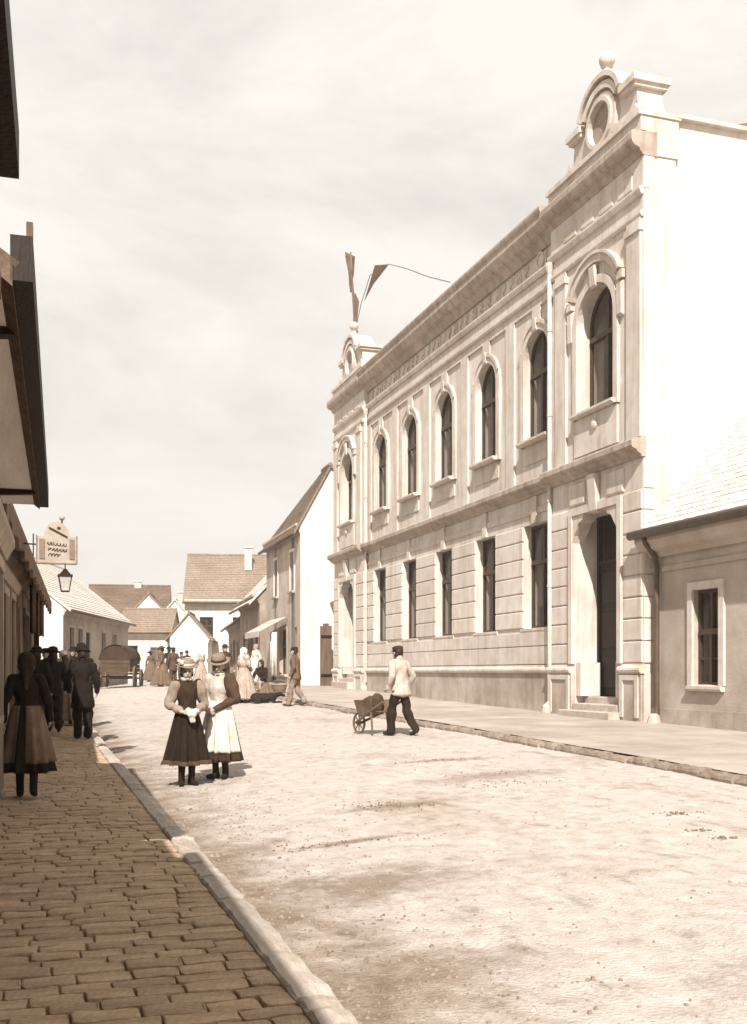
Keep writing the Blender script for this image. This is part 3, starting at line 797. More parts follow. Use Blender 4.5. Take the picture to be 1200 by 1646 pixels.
# ------------------------------------------------------------------ generic street house
def house(name, label, loc, az, d, length, depth, base, eave, ridge, wm, rm, over=.35, verge=.12, openings=(), cat='house', tile=(14, 30), gable_m=None,
          cornice=True, rows_only=True, thick=.35, chimney=None, ridge_at=.5, gutter=True, seed=3, soffit=None, hip=None):
    root = empty(name, loc, -R(az)); tag(root, label, cat)
    Z = loc[2]
    b = MB(d)
    ops = sorted(openings, key=lambda q: q['s'][0]); cur = 0
    for q in ops:
        a, e = q['s']; z0, z1 = q['z']
        b.fb(cur, a, -thick, 0, base, eave); b.fb(a, e, -thick, 0, base, z0); b.fb(a, e, -thick, 0, z1, eave); cur = e
    b.fb(cur, length, -thick, 0, base, eave)
    b.build('wall', wm, root)
    MB(d).fb(0, length, -depth, -depth+thick, base, eave).build('rear_wall', wm, root)
    xr = -depth*ridge_at
    gw = gable_m or wm
    for s0 in (0, length-thick):
        b = MB(d)
        pr = [(-.0-.002, base), (-.002, eave), (xr, ridge-.12 if not (hip and s0) else eave+.01), (-depth+.002, eave), (-depth+.002, base)]
        e = .004 if s0 == 0 else -.004
        b.prof(pr, s0-(.004 if s0 == 0 else -.0), s0+thick+(.004 if s0 else 0)); b.build('gable_wall', gw, root)
    sl = (ridge-eave)/(-xr)
    def plane(w_e, z_e, nm):
        b = MB(d); thk = .10
        q = lambda W, S, Zz: (-d*W, S, Zz)
        s0, s1 = -verge, length+verge
        vs = [q(w_e, s0, z_e), q(w_e, s1, z_e), q(xr, s1 if hip is None else hip, ridge), q(xr, s0, ridge)]
        vs += [(x, y, z-thk) for x, y, z in vs]
        b.add(vs, [(0,1,2,3),(4,5,6,7),(0,1,5,4),(1,2,6,5),(2,3,7,6),(3,0,4,7)])
        o = b.build(nm, rm, root)
        t = MB(d); tiles(t, vs[0], vs[1], vs[3], vs[2], tile[0], tile[1], rows_only=rows_only, seed=seed)
        tag(t.build('roof_tiles', rm, o), kind='stuff')
        return o
    rf = plane(over, eave-sl*over+.12, 'roof')
    plane(-depth-over, eave-(ridge-eave)/(depth+xr)*over+.12, 'roof')
    b = MB(d); b.tube([(-d*xr, -verge, ridge+.02), (-d*xr, (length+verge) if hip is None else hip, ridge+.02)], .09, 8); b.build('ridge_cap', rm, rf)
    if hip is not None:
        z_e = eave-sl*over+.12; MB(d).add([(-d*over, length+verge, z_e), (d*(depth+over), length+verge, z_e), (-d*xr, hip, ridge)], [(0, 1, 2)]).build('roof', rm, root)
    if cornice:
        b = MB(d); b.prof([(0, eave-.42), (.04, eave-.42), (.07, eave-.30), (over*.55, eave-.16), (over*.7, eave-.12), (over*.7, eave-.04), (0, eave-.02)], 0, length)
        b.build('cornice', soffit or wm, root)
    if gutter:
        b = MB(d); b.tube([(-d*(over+.05), -verge, eave-sl*over+.07), (-d*(over+.05), length+verge, eave-sl*over+.07)], .065, 8); b.build('gutter', M_zinc, root, True)
    for q in ops:
        a, e = q['s']; z0, z1 = q['z']
        if q.get('k', 'w') == 'w':
            o = window(root, a, e, z0, z1, 0, q.get('rev', .14), d=d, sash=q.get('m', M_sash), blind=q.get('blind', 0), sillm=q.get('sm', wm), double=q.get('dbl', False), transom=q.get('tr', .62))
        else:
            o = door(root, a, e, z0, z1, -.12, d=d, m=q.get('m', M_dwood), panels=q.get('p', True))
        if q.get('frame'):
            fm = q['frame']; f_ = q.get('fw', .1); b = MB(d)
            b.fb(a-f_, a, 0, .04, z0, z1); b.fb(e, e+f_, 0, .04, z0, z1); b.fb(a-f_, e+f_, 0, .05, z1, z1+f_); b.build('casing', fm, o)
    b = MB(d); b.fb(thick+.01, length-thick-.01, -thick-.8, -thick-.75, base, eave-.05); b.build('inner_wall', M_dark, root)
    if chimney:
        for (s_, w_, h) in chimney:
            b = MB(d); zt = ridge+h
            b.fb(s_-.25, s_+.25, w_-.22, w_+.22, ridge-1.2, zt); b.fb(s_-.31, s_+.31, w_-.28, w_+.28, zt, zt+.12); b.build('chimney', M_trim if h < .7 else M_wallg, rf)
    return root

# low house on the right: tiled roof, dark gutter, one framed window
cotR = house('cottage', 'low rendered house with pale tiled roof, dark gutter and one framed window at right edge', (11.22, 17.5, 0), 0.0, 1, 1, 1, 0, 1, 2, M_wallg, M_tilep) if False else None
CT = empty('cottage', (11.18, 17.62, 0), R(0.6)); tag(CT, 'low rendered house with bright tiled roof and one framed window at right edge', 'house')
S0 = -11.0
b = MB(); a0, a1 = -2.06, -1.30
b.fb(S0, a0, -.4, 0, -.2, 3.75); b.fb(a1, -.02, -.4, 0, -.2, 3.75); b.fb(a0, a1, -.4, 0, -.2, 1.04); b.fb(a0, a1, -.4, 0, 2.76, 3.75)
b.fb(S0, S0+.4, -9, -.4, -.2, 3.75)
b.build('wall', M_wallg, CT)
MB().fb(S0, -.02, 0, .05, -.2, .62).build('plinth', M_plinth, CT)
o = window(CT, a0, a1, 1.06, 2.76, 0, .11, blind=0, sash=M_sash, transom=.56, sillw=.10, sillm=M_trim, double=True)
b = MB()
for q0, q1 in ((a0-.14, a0), (a1, a1+.14)): b.fb(q0, q1, 0, .05, 1.06, 2.76)
b.fb(a0-.14, a1+.14, 0, .052, 2.76, 2.9); b.build('casing', M_lsash, o)
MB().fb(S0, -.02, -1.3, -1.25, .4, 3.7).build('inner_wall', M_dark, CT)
b = MB(); b.prof([(0, 3.18), (.03, 3.18), (.03, 3.28), (0, 3.28)], S0, -.02); b.build('wall_band', M_wallg, CT)
b = MB(); b.prof([(0, 3.46), (.08, 3.46), (.12, 3.54), (.26, 3.60), (.32, 3.70), (.36, 3.74), (.36, 3.82), (0, 3.84)], S0, .08); b.build('cornice', M_wallg, CT)
b = MB(); b.tube([(-.43, S0, 3.88), (-.43, .12, 3.88)], .085, 12); b.tube([(-.36, S0, 3.955), (-.36, .11, 3.955)], .03, 6); b.build('gutter', M_zinc, CT, True)
rf = MB(); rf.add([(-.34, S0, 3.90), (-.34, .02, 3.90), (4.6, .02, 9.0), (4.6, S0, 9.0), (-.34, S0, 3.80), (-.34, .02, 3.80), (4.6, .02, 8.9), (4.6, S0, 8.9)],
       [(0,1,2,3),(4,5,6,7),(0,1,5,4),(1,2,6,5),(2,3,7,6),(3,0,4,7)])
rf = rf.build('roof', M_tilep, CT)
t = MB(); tiles(t, (-.36, -8, 3.90), (-.36, -.0, 3.90), (4.6, -8, 9.02), (4.6, -.0, 9.02), 46, 44, th=.016, jit=.004, seed=5); tag(t.build('roof_tiles', M_tilep, rf), kind='stuff')
# its dark downspout in the corner
x = -.12
o = MB().tube([(-.40, -.30, 3.82), (-.36, -.30, 3.70), (-.13, -.28, 3.45), (-.10, -.28, 3.3), (-.10, -.28, .75), (-.10, -.28, .52), (-.2, -.28, .44)], .05, 10).build('downspout', M_zinc, CT, True)
MB().lathe([(.13, 0), (.14, .1), (.1, .24), (.06, .28)], 8, (-.16, -.28, .24)).build('pipe_shoe', M_step, o)

# tall house with a blind lit gable beyond the big building
house('gable_house', 'two-storey house with blank white side wall and steep roof beyond big building', (9.86, 40.6, 0), 1.2, 1, 7.2, 8.0, 0, 7.2, 9.5, M_wallg, M_tilem, over=.28,
      gable_m=M_white, tile=(40, 20), cornice=True, chimney=None, ridge_at=.15, hip=1.2,
      openings=[dict(s=(1.1, 1.9), z=(4.6, 6.2), m=M_sash, frame=M_white), dict(s=(4.5, 5.3), z=(4.6, 6.2), m=M_sash, frame=M_white),
                dict(s=(.7, 1.7), z=(.7, 3.1), k='d'), dict(s=(2.6, 4.0), z=(1.2, 3.1), m=M_sash, frame=M_lwood), dict(s=(4.9, 6.1), z=(.7, 3.1), k='d')])
# narrow dark plank panel in the slot between the two
g = empty('plank_panel', (10.62, 39.55, .72)); g.rotation_euler = (0, 0, R(20)); tag(g, 'narrow dark plank panel beside the far corner of the big building', 'gate')
for i in range(4): MB().box(-.26+i*.13, -.26+i*.13+.122, -.03, .03, .02, 2.35+.12*math.sin(i)).build('plank', M_wood, g)
for z in (.4, 1.9): MB().box(-.26, .25, -.055, -.031, z, z+.1).build('rail', M_dwood, g)

# shop row further on, bending to the right
house('shop_house', 'low dark shopfront house beside the gabled one, with sunlit tiled eave', (9.75, 48.1, 0), 4.0, 1, 8.0, 6.0, 0, 4.9, 8.2, M_wallb, M_tilep, over=.5, tile=(16, 20), seed=8,
      openings=[dict(s=(.6, 1.8), z=(.8, 3.2), k='d'), dict(s=(2.6, 4.2), z=(1.3, 3.2), frame=M_wood), dict(s=(5.2, 6.6), z=(.8, 3.2), k='d')])
house('shop_house', 'smaller dark shop house, last before the street bends away', (10.35, 56.4, 0), 6.0, 1, 9.0, 6.0, 0, 4.1, 6.6, M_wallb, M_tile, over=.4, tile=(14, 20), seed=9,
      openings=[dict(s=(1, 2.2), z=(.9, 3.0), k='d'), dict(s=(3.4, 4.6), z=(1.4, 3.0), frame=M_wood), dict(s=(6, 7.2), z=(.9, 3.0), k='d')])
# dark-roofed house standing across the view
house('roof_house', 'large house with broad dark tiled roof and white wall behind the shops', (9.4, 71.6, 0), 102, -1, 9.5, 8.0, 0, 6.2, 9.6, M_white, M_tilem, over=.4, tile=(26, 30), seed=10,
      chimney=[(4.2, -2.6, .35)], openings=[dict(s=(1.0, 1.9), z=(3.4, 5.0)), dict(s=(3.2, 4.1), z=(3.4, 5.0))])
house('grey_roof_house', 'white house with long grey roof at the far bend, left', (3.4, 81.2, 0), 98, -1, 6.0, 7.0, 0, 5.6, 8.0, M_white, M_tile, over=.4, tile=(20, 30), seed=11, chimney=[(3.6, -3.4, .3)],
      openings=[dict(s=(1.2, 2.0), z=(3.2, 4.6))])
house('end_house', 'low white house closing the street at the bend', (5.0, 70.2, 0), 104, -1, 3.3, 5.0, 0, 3.95, 5.5, M_white, M_tilem, over=.35, tile=(12, 30), seed=12,
      openings=[dict(s=(.5, 1.2), z=(1.7, 3.0), frame=M_trim), dict(s=(2.0, 2.7), z=(1.0, 2.9), k='d', m=M_wood)])
house('end_house', 'low white gabled house beside the one closing the street, nearer the shops', (10.35, 67.6, 0), 13, -1, 5.0, 2.4, 0, 3.6, 5.1, M_white, M_tilem, over=.3, tile=(12, 20), seed=19)
house('gabled_cottage', 'small white cottage with steep gable behind the closing house', (9.3, 77.5, 0), 11, -1, 5.0, 3.4, 0, 5.1, 7.0, M_white, M_tilem, over=.3, tile=(14, 20), seed=13)
house('gabled_cottage', 'small white cottage with chimney between the grey roof and the dark roof', (10.7, 74.3, 0), 10, -1, 4.0, 3.2, 0, 4.5, 6.4, M_white, M_tilep, over=.25, tile=(14, 20), seed=14, chimney=[(1.2, -1.2, .5)])
# single-storey house on the left before the bend
house('corner_house', 'single-storey house on the left with white gable and shaded front', (1.05, 48.0, 0), 15.4, -1, 14.6, 7.0, 0, 4.2, 7.1, M_wallg, M_tilep, over=.35, gable_m=M_white, tile=(22, 30), seed=15,
      openings=[dict(s=(1.0, 1.9), z=(1.7, 3.3), frame=M_trim), dict(s=(2.6, 3.5), z=(1.7, 3.3), frame=M_trim), dict(s=(4.3, 5.2), z=(.7, 3.2), k='d'), dict(s=(7.6, 8.5), z=(1.8, 3.3), frame=M_wallg), dict(s=(10.4, 11.3), z=(1.8, 3.3), frame=M_wallg)])

# ------------------------------------------------------------------ left row, in its own shade
AZL = 1.1
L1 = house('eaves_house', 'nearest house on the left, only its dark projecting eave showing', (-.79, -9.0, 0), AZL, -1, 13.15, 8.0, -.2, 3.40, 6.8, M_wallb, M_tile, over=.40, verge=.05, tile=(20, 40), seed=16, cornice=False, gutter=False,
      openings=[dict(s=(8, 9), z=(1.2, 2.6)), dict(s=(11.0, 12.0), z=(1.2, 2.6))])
b = MB(-1); b.fb(-.05, 13.2, .37, .47, 3.15, 3.33); b.build('fascia_board', M_dwood, L1); MB(-1).fb(-.04, 13.18, 0, .369, 3.17, 3.20).build('soffit', M_soff, L1)
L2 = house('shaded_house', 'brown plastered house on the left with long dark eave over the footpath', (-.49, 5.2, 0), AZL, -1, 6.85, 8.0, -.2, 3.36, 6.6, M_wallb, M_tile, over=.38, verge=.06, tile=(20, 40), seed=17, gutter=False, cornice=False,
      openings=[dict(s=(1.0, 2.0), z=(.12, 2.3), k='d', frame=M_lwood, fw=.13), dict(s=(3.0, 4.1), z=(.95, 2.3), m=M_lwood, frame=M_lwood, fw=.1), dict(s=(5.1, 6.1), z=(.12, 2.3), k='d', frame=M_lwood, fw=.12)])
b = MB(-1); b.fb(-.06, 6.93, .37, .47, 3.10, 3.31); b.build('fascia_board', M_dwood, L2); MB(-1).fb(-.05, 6.9, 0, .369, 3.12, 3.15).build('soffit', M_soff, L2)
b = MB(-1); b.prof([(0, 2.48), (.05, 2.48), (.10, 2.58), (.13, 2.62), (.13, 2.70), (0, 2.74)], .5, 6.7); b.build('shop_cornice', M_lwood, L2)
for s_ in (.7, 5.9):
    b = MB(-1); b.prof([(0, 3.06), (.36, 3.08), (.36, 3.118), (0, 3.118)], s_, s_+.09); b.build('rafter', M_dwood, L2)
b = MB(-1); b.fb(-.05, .01, .44, .47, 3.31, 3.38); b.build('gutter_end', M_wood, L2)
AW = MB().box(-2.6, -.62, 4.25, 5.12, -.2, 4.6).build('sun_blocker_wall', M_wallb); MB().box(-2.6, -.16, 4.25, 5.12, 3.0, 3.1).build('sun_blocker_slab', M_wood, AW); tag(AW, 'added unseen wall blocking the sun between the two nearest left houses', 'wall')  # added out of view, with its slab, to keep sun off the footpath
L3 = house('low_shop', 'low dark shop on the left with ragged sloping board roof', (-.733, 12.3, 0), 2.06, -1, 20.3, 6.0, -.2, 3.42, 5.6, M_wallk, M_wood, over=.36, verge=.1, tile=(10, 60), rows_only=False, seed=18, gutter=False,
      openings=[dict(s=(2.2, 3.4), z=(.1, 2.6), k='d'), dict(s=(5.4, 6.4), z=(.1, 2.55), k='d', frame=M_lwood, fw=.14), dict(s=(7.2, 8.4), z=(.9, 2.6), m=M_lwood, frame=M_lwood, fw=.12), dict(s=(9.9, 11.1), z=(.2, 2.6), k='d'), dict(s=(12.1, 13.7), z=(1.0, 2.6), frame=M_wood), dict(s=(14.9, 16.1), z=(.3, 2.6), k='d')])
for s_ in (4.7, 8.7):
    b = MB(-1); b.prof([(.06, .5), (.10, .5), (.10, 2.5), (.06, 2.5)], s_, s_+.5); b.build('shutter', M_wood, L3)
b = MB(-1); b.prof([(0, 2.78), (.04, 2.78), (.08, 2.86), (.10, 2.9), (.10, 2.96), (0, 3.0)], 1.0, 9.4); b.build('shop_cornice', M_lwood, L3)
o = MB(-1); 
for i in range(40):
    s_ = .15+i*.5; o.fb(s_, s_+.44, .34, .40, 3.02+.06*math.sin(i*2.1), 3.34)
o.build('eave_board', M_wood, L3)
# garments hung under the low shop's eave
for i, (s_, h) in enumerate(((.6, .9), (2.9, 1.1), (5.6, .8))):
    b = MB(-1); n = 8; vs = []; fs = []
    for k in range(n+1):
        for zz in (0, 1):
            vs.append((.30+.05*math.sin(k*2+i), s_+.55*k/n, 3.0-zz*h-.05*math.sin(k*1.3)*zz))
    for k in range(n): fs.append((2*k, 2*k+1, 2*k+3, 2*k+2))
    b.add(vs, fs); o = b.build('hanging_cloth', cloth(.08+.05*i), None, True)
    o.matrix_world = Matrix.Translation((-.42, 21.0, 0)) @ Matrix.Rotation(-R(2.06), 4, 'Z')
    md = o.modifiers.new('thick', 'SOLIDIFY'); md.thickness = .02
    tag(o, ('dark garment hung nearest under the low shop eave', 'brown garment hung in the middle under the low shop eave', 'paler garment hung farthest under the low shop eave')[i], 'garment', 'garments under the low shop eave')

# ------------------------------------------------------------------ shop sign and lantern
SG = empty('shop_sign', (.262, 15.97, 2.875)); SG.scale = (.9, .9, .9); tag(SG, 'arched hanging shop sign with painted script lettering and ball on top', 'sign')
pts = [(-.30, 0), (.30, 0), (.30, .42), (.20, .42)]
for i in range(1, 12):
    a = math.pi*i/12; pts.append((.20*math.cos(a), .42+.24*math.sin(a)))
pts += [(-.20, .42), (-.30, .42)]
def xz_prism(pts, y0, y1):
    b = MB(); n = len(pts)
    b.add([(p[0], y0, p[1]) for p in pts]+[(p[0], y1, p[1]) for p in pts], [tuple(range(n)), tuple(range(n, 2*n))]+[(i, (i+1) % n, n+(i+1) % n, n+i) for i in range(n)])
    return b
xz_prism(pts, -.03, .03).build('board', M_sign, SG)
for x0, x1 in ((-.27, -.185), (.195, .275)): xz_prism([(x0, .06), (x1, .06), (x1, .38), (x0, .38)], -.042, -.031).build('side_panel', M_signm, SG)
b = MB(); b.box(-.305, .305, -.045, .045, -.02, .0); b.box(-.32, -.30, -.04, .04, -.01, .44); b.box(.30, .32, -.04, .04, -.01, .44); b.build('frame', M_signm, SG)
MB().tube([(-.12, -.045, .565), (.16, -.045, .42)], .012, 6).build('painted_stroke', M_signd, SG)
MB().ell((.03, -.035, .56), (.03, .012, .025), 8, 6).build('painted_emblem', M_signd, SG)
for row, z in enumerate((.31, .22, .13)):
    for k in range(5 if row < 2 else 3):
        x0 = -.15+k*.062+row*.01; pp = []
        for q in range(7):
            t = q/6; pp.append((x0+.052*t+.012*math.sin(t*9+k*2+row), -.036, z-.012*k*.4+.024*math.sin(t*7.5+k*1.7+row*2)))
        MB().tube(pp, .0065, 5).build('painted_letter', M_signd, SG)
MB().ell((.08, 0, .73), (.045, .045, .045), 12, 8).build('finial_ball', M_sign, SG, True)
MB().tube([(.08, 0, .64), (.08, 0, .70)], .015, 6).build('finial_stem', M_iron, SG)
MB().tube([(-.62, 0, .30), (-.30, 0, .29)], .014, 6).build('bracket_arm', M_iron, SG)
MB().tube([(-.36, 0, .10), (-.36, 0, .46)], .011, 6).build('bracket_stay', M_iron, SG)
LN = empty('street_lantern', (.378, 15.95, 2.47)); LN.scale = (.9, .9, .9); tag(LN, 'small four-sided glass lantern hanging under the shop sign', 'lantern')
b = MB(); b.box(-.115, .115, -.115, .115, .235, .265); b.lathe([(.10, .265), (.05, .32), (.02, .36)], 4); b.build('lid', M_iron, LN)
b = MB(); b.box(-.065, .065, -.065, .065, -.012, .008); b.build('base', M_iron, LN)
for sx in (-1, 1):
    for sy in (-1, 1): MB().tube([(sx*.06, sy*.06, 0), (sx*.10, sy*.10, .24)], .009, 5).build('corner_bar', M_iron, LN)
M_lg = mat('lantern_glass', .62, .1, .15, 3, 0, 10, spec=.5, alpha=.55)
for k in range(4):
    o = MB().add([(-.058, -.06, .01), (.058, -.06, .01), (.095, -.10, .235), (-.095, -.10, .235)], [(0, 1, 2, 3)]).build('pane', M_lg, LN); o.rotation_euler = (0, 0, k*math.pi/2)
MB().tube([(0, 0, .34), (0, 0, .46)], .010, 5).build('hanger', M_iron, LN)

# ------------------------------------------------------------------ people
def remesh(b, voxel, smooth=3, name='body', disp=0.0, freq=9.0, seed=0):
    me = bpy.data.meshes.new('tmp'); me.from_pydata(b.v, [], b.f); me.update()
    bm = bmesh.new(); bm.from_mesh(me); bmesh.ops.remove_doubles(bm, verts=bm.verts, dist=1e-5); bmesh.ops.recalc_face_normals(bm, faces=bm.faces); bm.to_mesh(me); bm.free()
    o = bpy.data.objects.new('tmp', me); COL.objects.link(o)
    m = o.modifiers.new('r', 'REMESH'); m.mode = 'VOXEL'; m.voxel_size = voxel
    if smooth:
        m = o.modifiers.new('s', 'SMOOTH'); m.factor = .5; m.iterations = smooth
    dg = bpy.context.evaluated_depsgraph_get(); ev = o.evaluated_get(dg)
    out = bpy.data.meshes.new_from_object(ev); out.name = name
    bpy.data.objects.remove(o, do_unlink=True); bpy.data.meshes.remove(me)
    if disp:
        ns = [v.normal.copy() for v in out.vertices]
        for v, n in zip(out.vertices, ns):
            p = v.co
            v.co = p + n*disp*(.45+noise.noise((p.x*freq+seed, p.y*freq, p.z*freq*.55)))
    for p in out.polygons: p.use_smooth = True
    return out

def V(*a): return Vector(a)
def hand(b, wr, dirv, palm_n, side, curl=.6, sc=1.0):
    d = dirv.normalized(); n = (palm_n-d*palm_n.dot(d))
    if n.length < .01: n = V(1, 0, 0).cross(d)
    n.normalize(); lat = d.cross(n).normalized()*side
    c = wr+d*.05*sc
    rot = Matrix((lat, n, d)).transposed()
    b.ell(c, (.040*sc, .018*sc, .052*sc), 12, 8, rot)
    b.cap(wr-d*.02, wr+d*.03*sc, .024*sc, .024*sc)
    for i, (off, ln) in enumerate(((-.030, .062), (-.010, .074), (.010, .070), (.029, .055))):
        p0 = wr+d*.085*sc+lat*off*sc
        d1 = (d*math.cos(curl*.6)+n*math.sin(curl*.6)); d2 = (d*math.cos(curl*1.6)+n*math.sin(curl*1.6))
        p1 = p0+d1*ln*.5*sc; p2 = p1+d2*ln*.5*sc
        b.cap(p0-d*.02, p1, .0092*sc, .0088*sc, 8); b.cap(p1, p2, .0088*sc, .0075*sc, 8)
    t0 = wr+d*.03*sc-lat*.034*sc; t1 = t0+(d*.6-lat*.8+n*.3).normalized()*.035*sc; t2 = t1+(d*.9-lat*.1+n*.5).normalized()*.03*sc
    b.cap(t0, t1, .013*sc, .0105*sc, 8); b.cap(t1, t2, .0105*sc, .008*sc, 8)

def person(label, loc, heading, height, outfit, pose=None, female=False, voxel=.010, group=None, lean=0.0, headturn=(0, 0), sit=False):
    sw = .150 if female else .178
    J = dict(hipL=V(-.09, 0, .90), hipR=V(.09, 0, .90), kneeL=V(-.10, .02, .49), kneeR=V(.10, .02, .49), ankL=V(-.10, -.02, .085), ankR=V(.10, -.02, .085),
             toeL=V(-.115, .13, .03), toeR=V(.115, .13, .03), pelvis=V(0, 0, .96), waist=V(0, .0, 1.10), chest=V(0, 0, 1.29),
             shoL=V(-sw, 0, 1.41), shoR=V(sw, 0, 1.41), elbL=V(-sw-.06, -.03, 1.12), elbR=V(sw+.06, -.03, 1.12), wriL=V(-sw-.06, .05, .88), wriR=V(sw+.06, .05, .88),
             neck=V(0, -.01, 1.47), head=V(0, .02, 1.585))
    if pose: J.update({k: V(*p) for k, p in pose.items() if k in J})
    pose = pose or {}
    if lean:
        rt = Matrix.Rotation(-lean, 3, 'X')
        for k in ('waist', 'chest', 'shoL', 'shoR', 'neck', 'head', 'elbL', 'elbR', 'wriL', 'wriR'):
            if k in pose and k[:3] in ('elb', 'wri'): continue
            J[k] = J['pelvis']+rt @ (J[k]-J['pelvis'])
    hr = Matrix.Rotation(headturn[0], 3, 'Z') @ Matrix.Rotation(headturn[1], 3, 'X')
    H = J['head']; hp = lambda x, y, z: H+hr @ V(x, y, z)
    b = MB()
    # torso
    b.ell(J['pelvis'], (.155, .11, .12)); b.cap(J['pelvis'], J['waist'], .12, .105, 12); b.cap(J['waist'], J['chest'], .105, .12, 12)
    b.ell(J['chest'], (.165 if not female else .145, .105, .15)); b.cap(J['shoL']+V(.015, 0, -.025), J['shoR']+V(-.015, 0, -.025), .048, .048); b.cap(J['chest'], J['neck'], .07, .05); b.cap(J['neck'], H, .05, .048)
    # head
    b.ell(H+hr @ V(0, -.012, .02), (.076, .095, .10), 14, 10, hr); b.ell(H+hr @ V(0, .018, -.03), (.062, .072, .085), 14, 10, hr)
    b.cap(hp(0, .088, .012), hp(0, .112, -.022), .010, .014, 8); b.ell(hp(0, .075, -.095), (.028, .02, .018)); b.cap(hp(-.04, .083, .035), hp(.04, .083, .035), .010, .010, 8)
    b.cap(hp(-.02, .084, -.058), hp(.02, .084, -.058), .009, .009, 8)
    for sx in (-1, 1): b.ell(hp(sx*.078, -.01, -.005), (.012, .022, .032), 8, 6)
    for S, sd in (('L', -1), ('R', 1)):
        b.cap(J['sho'+S]+V(0, 0, -.03), J['elb'+S], .043, .036); b.cap(J['elb'+S], J['wri'+S], .040, .026)
        dv = J['wri'+S]-J['elb'+S]
        pn = pose.get('palm'+S); pn = V(*pn) if pn else V(-sd, .2, 0)
        hd = pose.get('hdir'+S); hd = V(*hd) if hd else dv
        hand(b, J['wri'+S], hd, pn, -sd, pose.get('curl', .6))
        b.cap(J['hip'+S], J['knee'+S], .082, .056); b.cap(J['knee'+S], J['ank'+S], .056, .036)
        b.cap(J['knee'+S].lerp(J['ank'+S], .15)+V(0, -.012, 0), J['knee'+S].lerp(J['ank'+S], .5)+V(0, -.01, 0), .048, .042)
        b.cap(J['ank'+S]+V(0, -.03, -.04), J['toe'+S], .034, .03)
    k = height/1.70
    me = remesh(b, voxel, 3); me.materials.append(M_skin)
    P = bpy.data.objects.new('person', me); COL.objects.link(P); P.location = loc; P.rotation_euler = (0, 0, heading); P.scale = (k, k, k)
    tag(P, label, 'person', group)
    vx = voxel*1.15
    def add(nm, bb, m, disp=.012, freq=9, smooth=3, v=None):
        me = remesh(bb, v or vx, smooth, nm, disp, freq, rnd.uniform(0, 90)); me.materials.append(m); return link(nm, me, m, P)
    # stockings and shoes
    for S in 'LR':
        bb = MB(); a, t = J['ank'+S], J['toe'+S]; d = (t-a); d.z = 0; d.normalize()
        bb.cap(a+V(0, 0, -.045)-d*.035, t+V(0, 0, .008), .043, .037); bb.cap(a+V(0, 0, -.03)-d*.01, a+V(0, 0, .07), .048, .048)
        bb.box(0, 0, 0, 0, 0, 0) if False else None
        add('shoe', bb, cloth(outfit.get('shoe', .02)), 0)
        if 'stocking' in outfit:
            bb = MB(); bb.cap(J['knee'+S].lerp(a, -.05), a, .062, .043)
            bb.cap(J['knee'+S].lerp(a, .15)+V(0, -.012, 0), J['knee'+S].lerp(a, .5)+V(0, -.01, 0), .053, .047); add('stocking', bb, cloth(outfit['stocking']), .003)
    if 'trousers' in outfit:
        bb = MB(); bb.ell(J['pelvis']+V(0, 0, -.01), (.158, .118, .13))
        for S in 'LR':
            bb.cap(J['hip'+S].lerp(J['knee'+S], .08), J['knee'+S], .092, .074); a = J['ank'+S]+V(0, 0, outfit.get('cuff', .0)); bb.cap(J['knee'+S], a, .078, .066)
        add('trousers', bb, cloth(outfit['trousers']), .028, 11)
    if 'jacket' in outfit:
        bb = MB(); ln = outfit.get('jlen', .86)
        bb.ell(J['chest'], (.185 if not female else .162, .128, .17)); bb.cap(J['shoL']+V(.01, 0, -.015), J['shoR']+V(-.01, 0, -.015), .062, .062); bb.cap(J['waist'], J['chest'], .132 if not female else .118, .145 if not female else .13, 12)
        bot = V(J['pelvis'].x, J['pelvis'].y, ln); top = J['waist']
        jr = outfit.get('jr', .165)
        bb.cap(J['chest'], J['pelvis'], .135 if not female else .11, .13 if not female else .11, 12)
        for t in range(19):
            q = top.lerp(bot, t/18); g_ = (t/18)**.6; bb.ell(q, (.135+(jr-.115)*g_, .118+(jr-.125)*g_, .06), 16, 8)
        bb.cap(J['chest'], J['neck'], .105, .070)
        for S in 'LR':
            sl = outfit.get('sleeve', 1.0); puff = outfit.get('puff', 0)
            e, w_ = J['elb'+S], J['wri'+S]
            if 'sleeves' in outfit:
                bb.cap(J['sho'+S], J['sho'+S].lerp(e, .15), .066, .06); continue
            ar = .052 if female else .062
            bb.cap(J['sho'+S]+V(0, 0, -.02), e, ar+puff, ar-.01+puff*.4)
            if sl > 0: bb.cap(e, e.lerp(w_, sl), ar-.01, .040)
        add('jacket', bb, cloth(outfit['jacket']), .020 if voxel > .009 else .016, 12)
    if 'sleeves' in outfit:                        # blouse sleeves of another colour
        for S in 'LR':
            bb = MB(); e, w_ = J['elb'+S], J['wri'+S]; pf = outfit.get('puff', .02)
            bb.cap(J['sho'+S].lerp(e, .05), J['sho'+S].lerp(e, .4), .066+pf*.6, .066+pf); bb.cap(J['sho'+S].lerp(e, .4), e, .064+pf, .05+pf*.4); bb.cap(e, e.lerp(w_, .92), .05+pf*.4, .036)
            add('sleeve', bb, cloth(outfit['sleeveL'] if S == 'L' and 'sleeveL' in outfit else outfit['sleeves']), .024, 12)
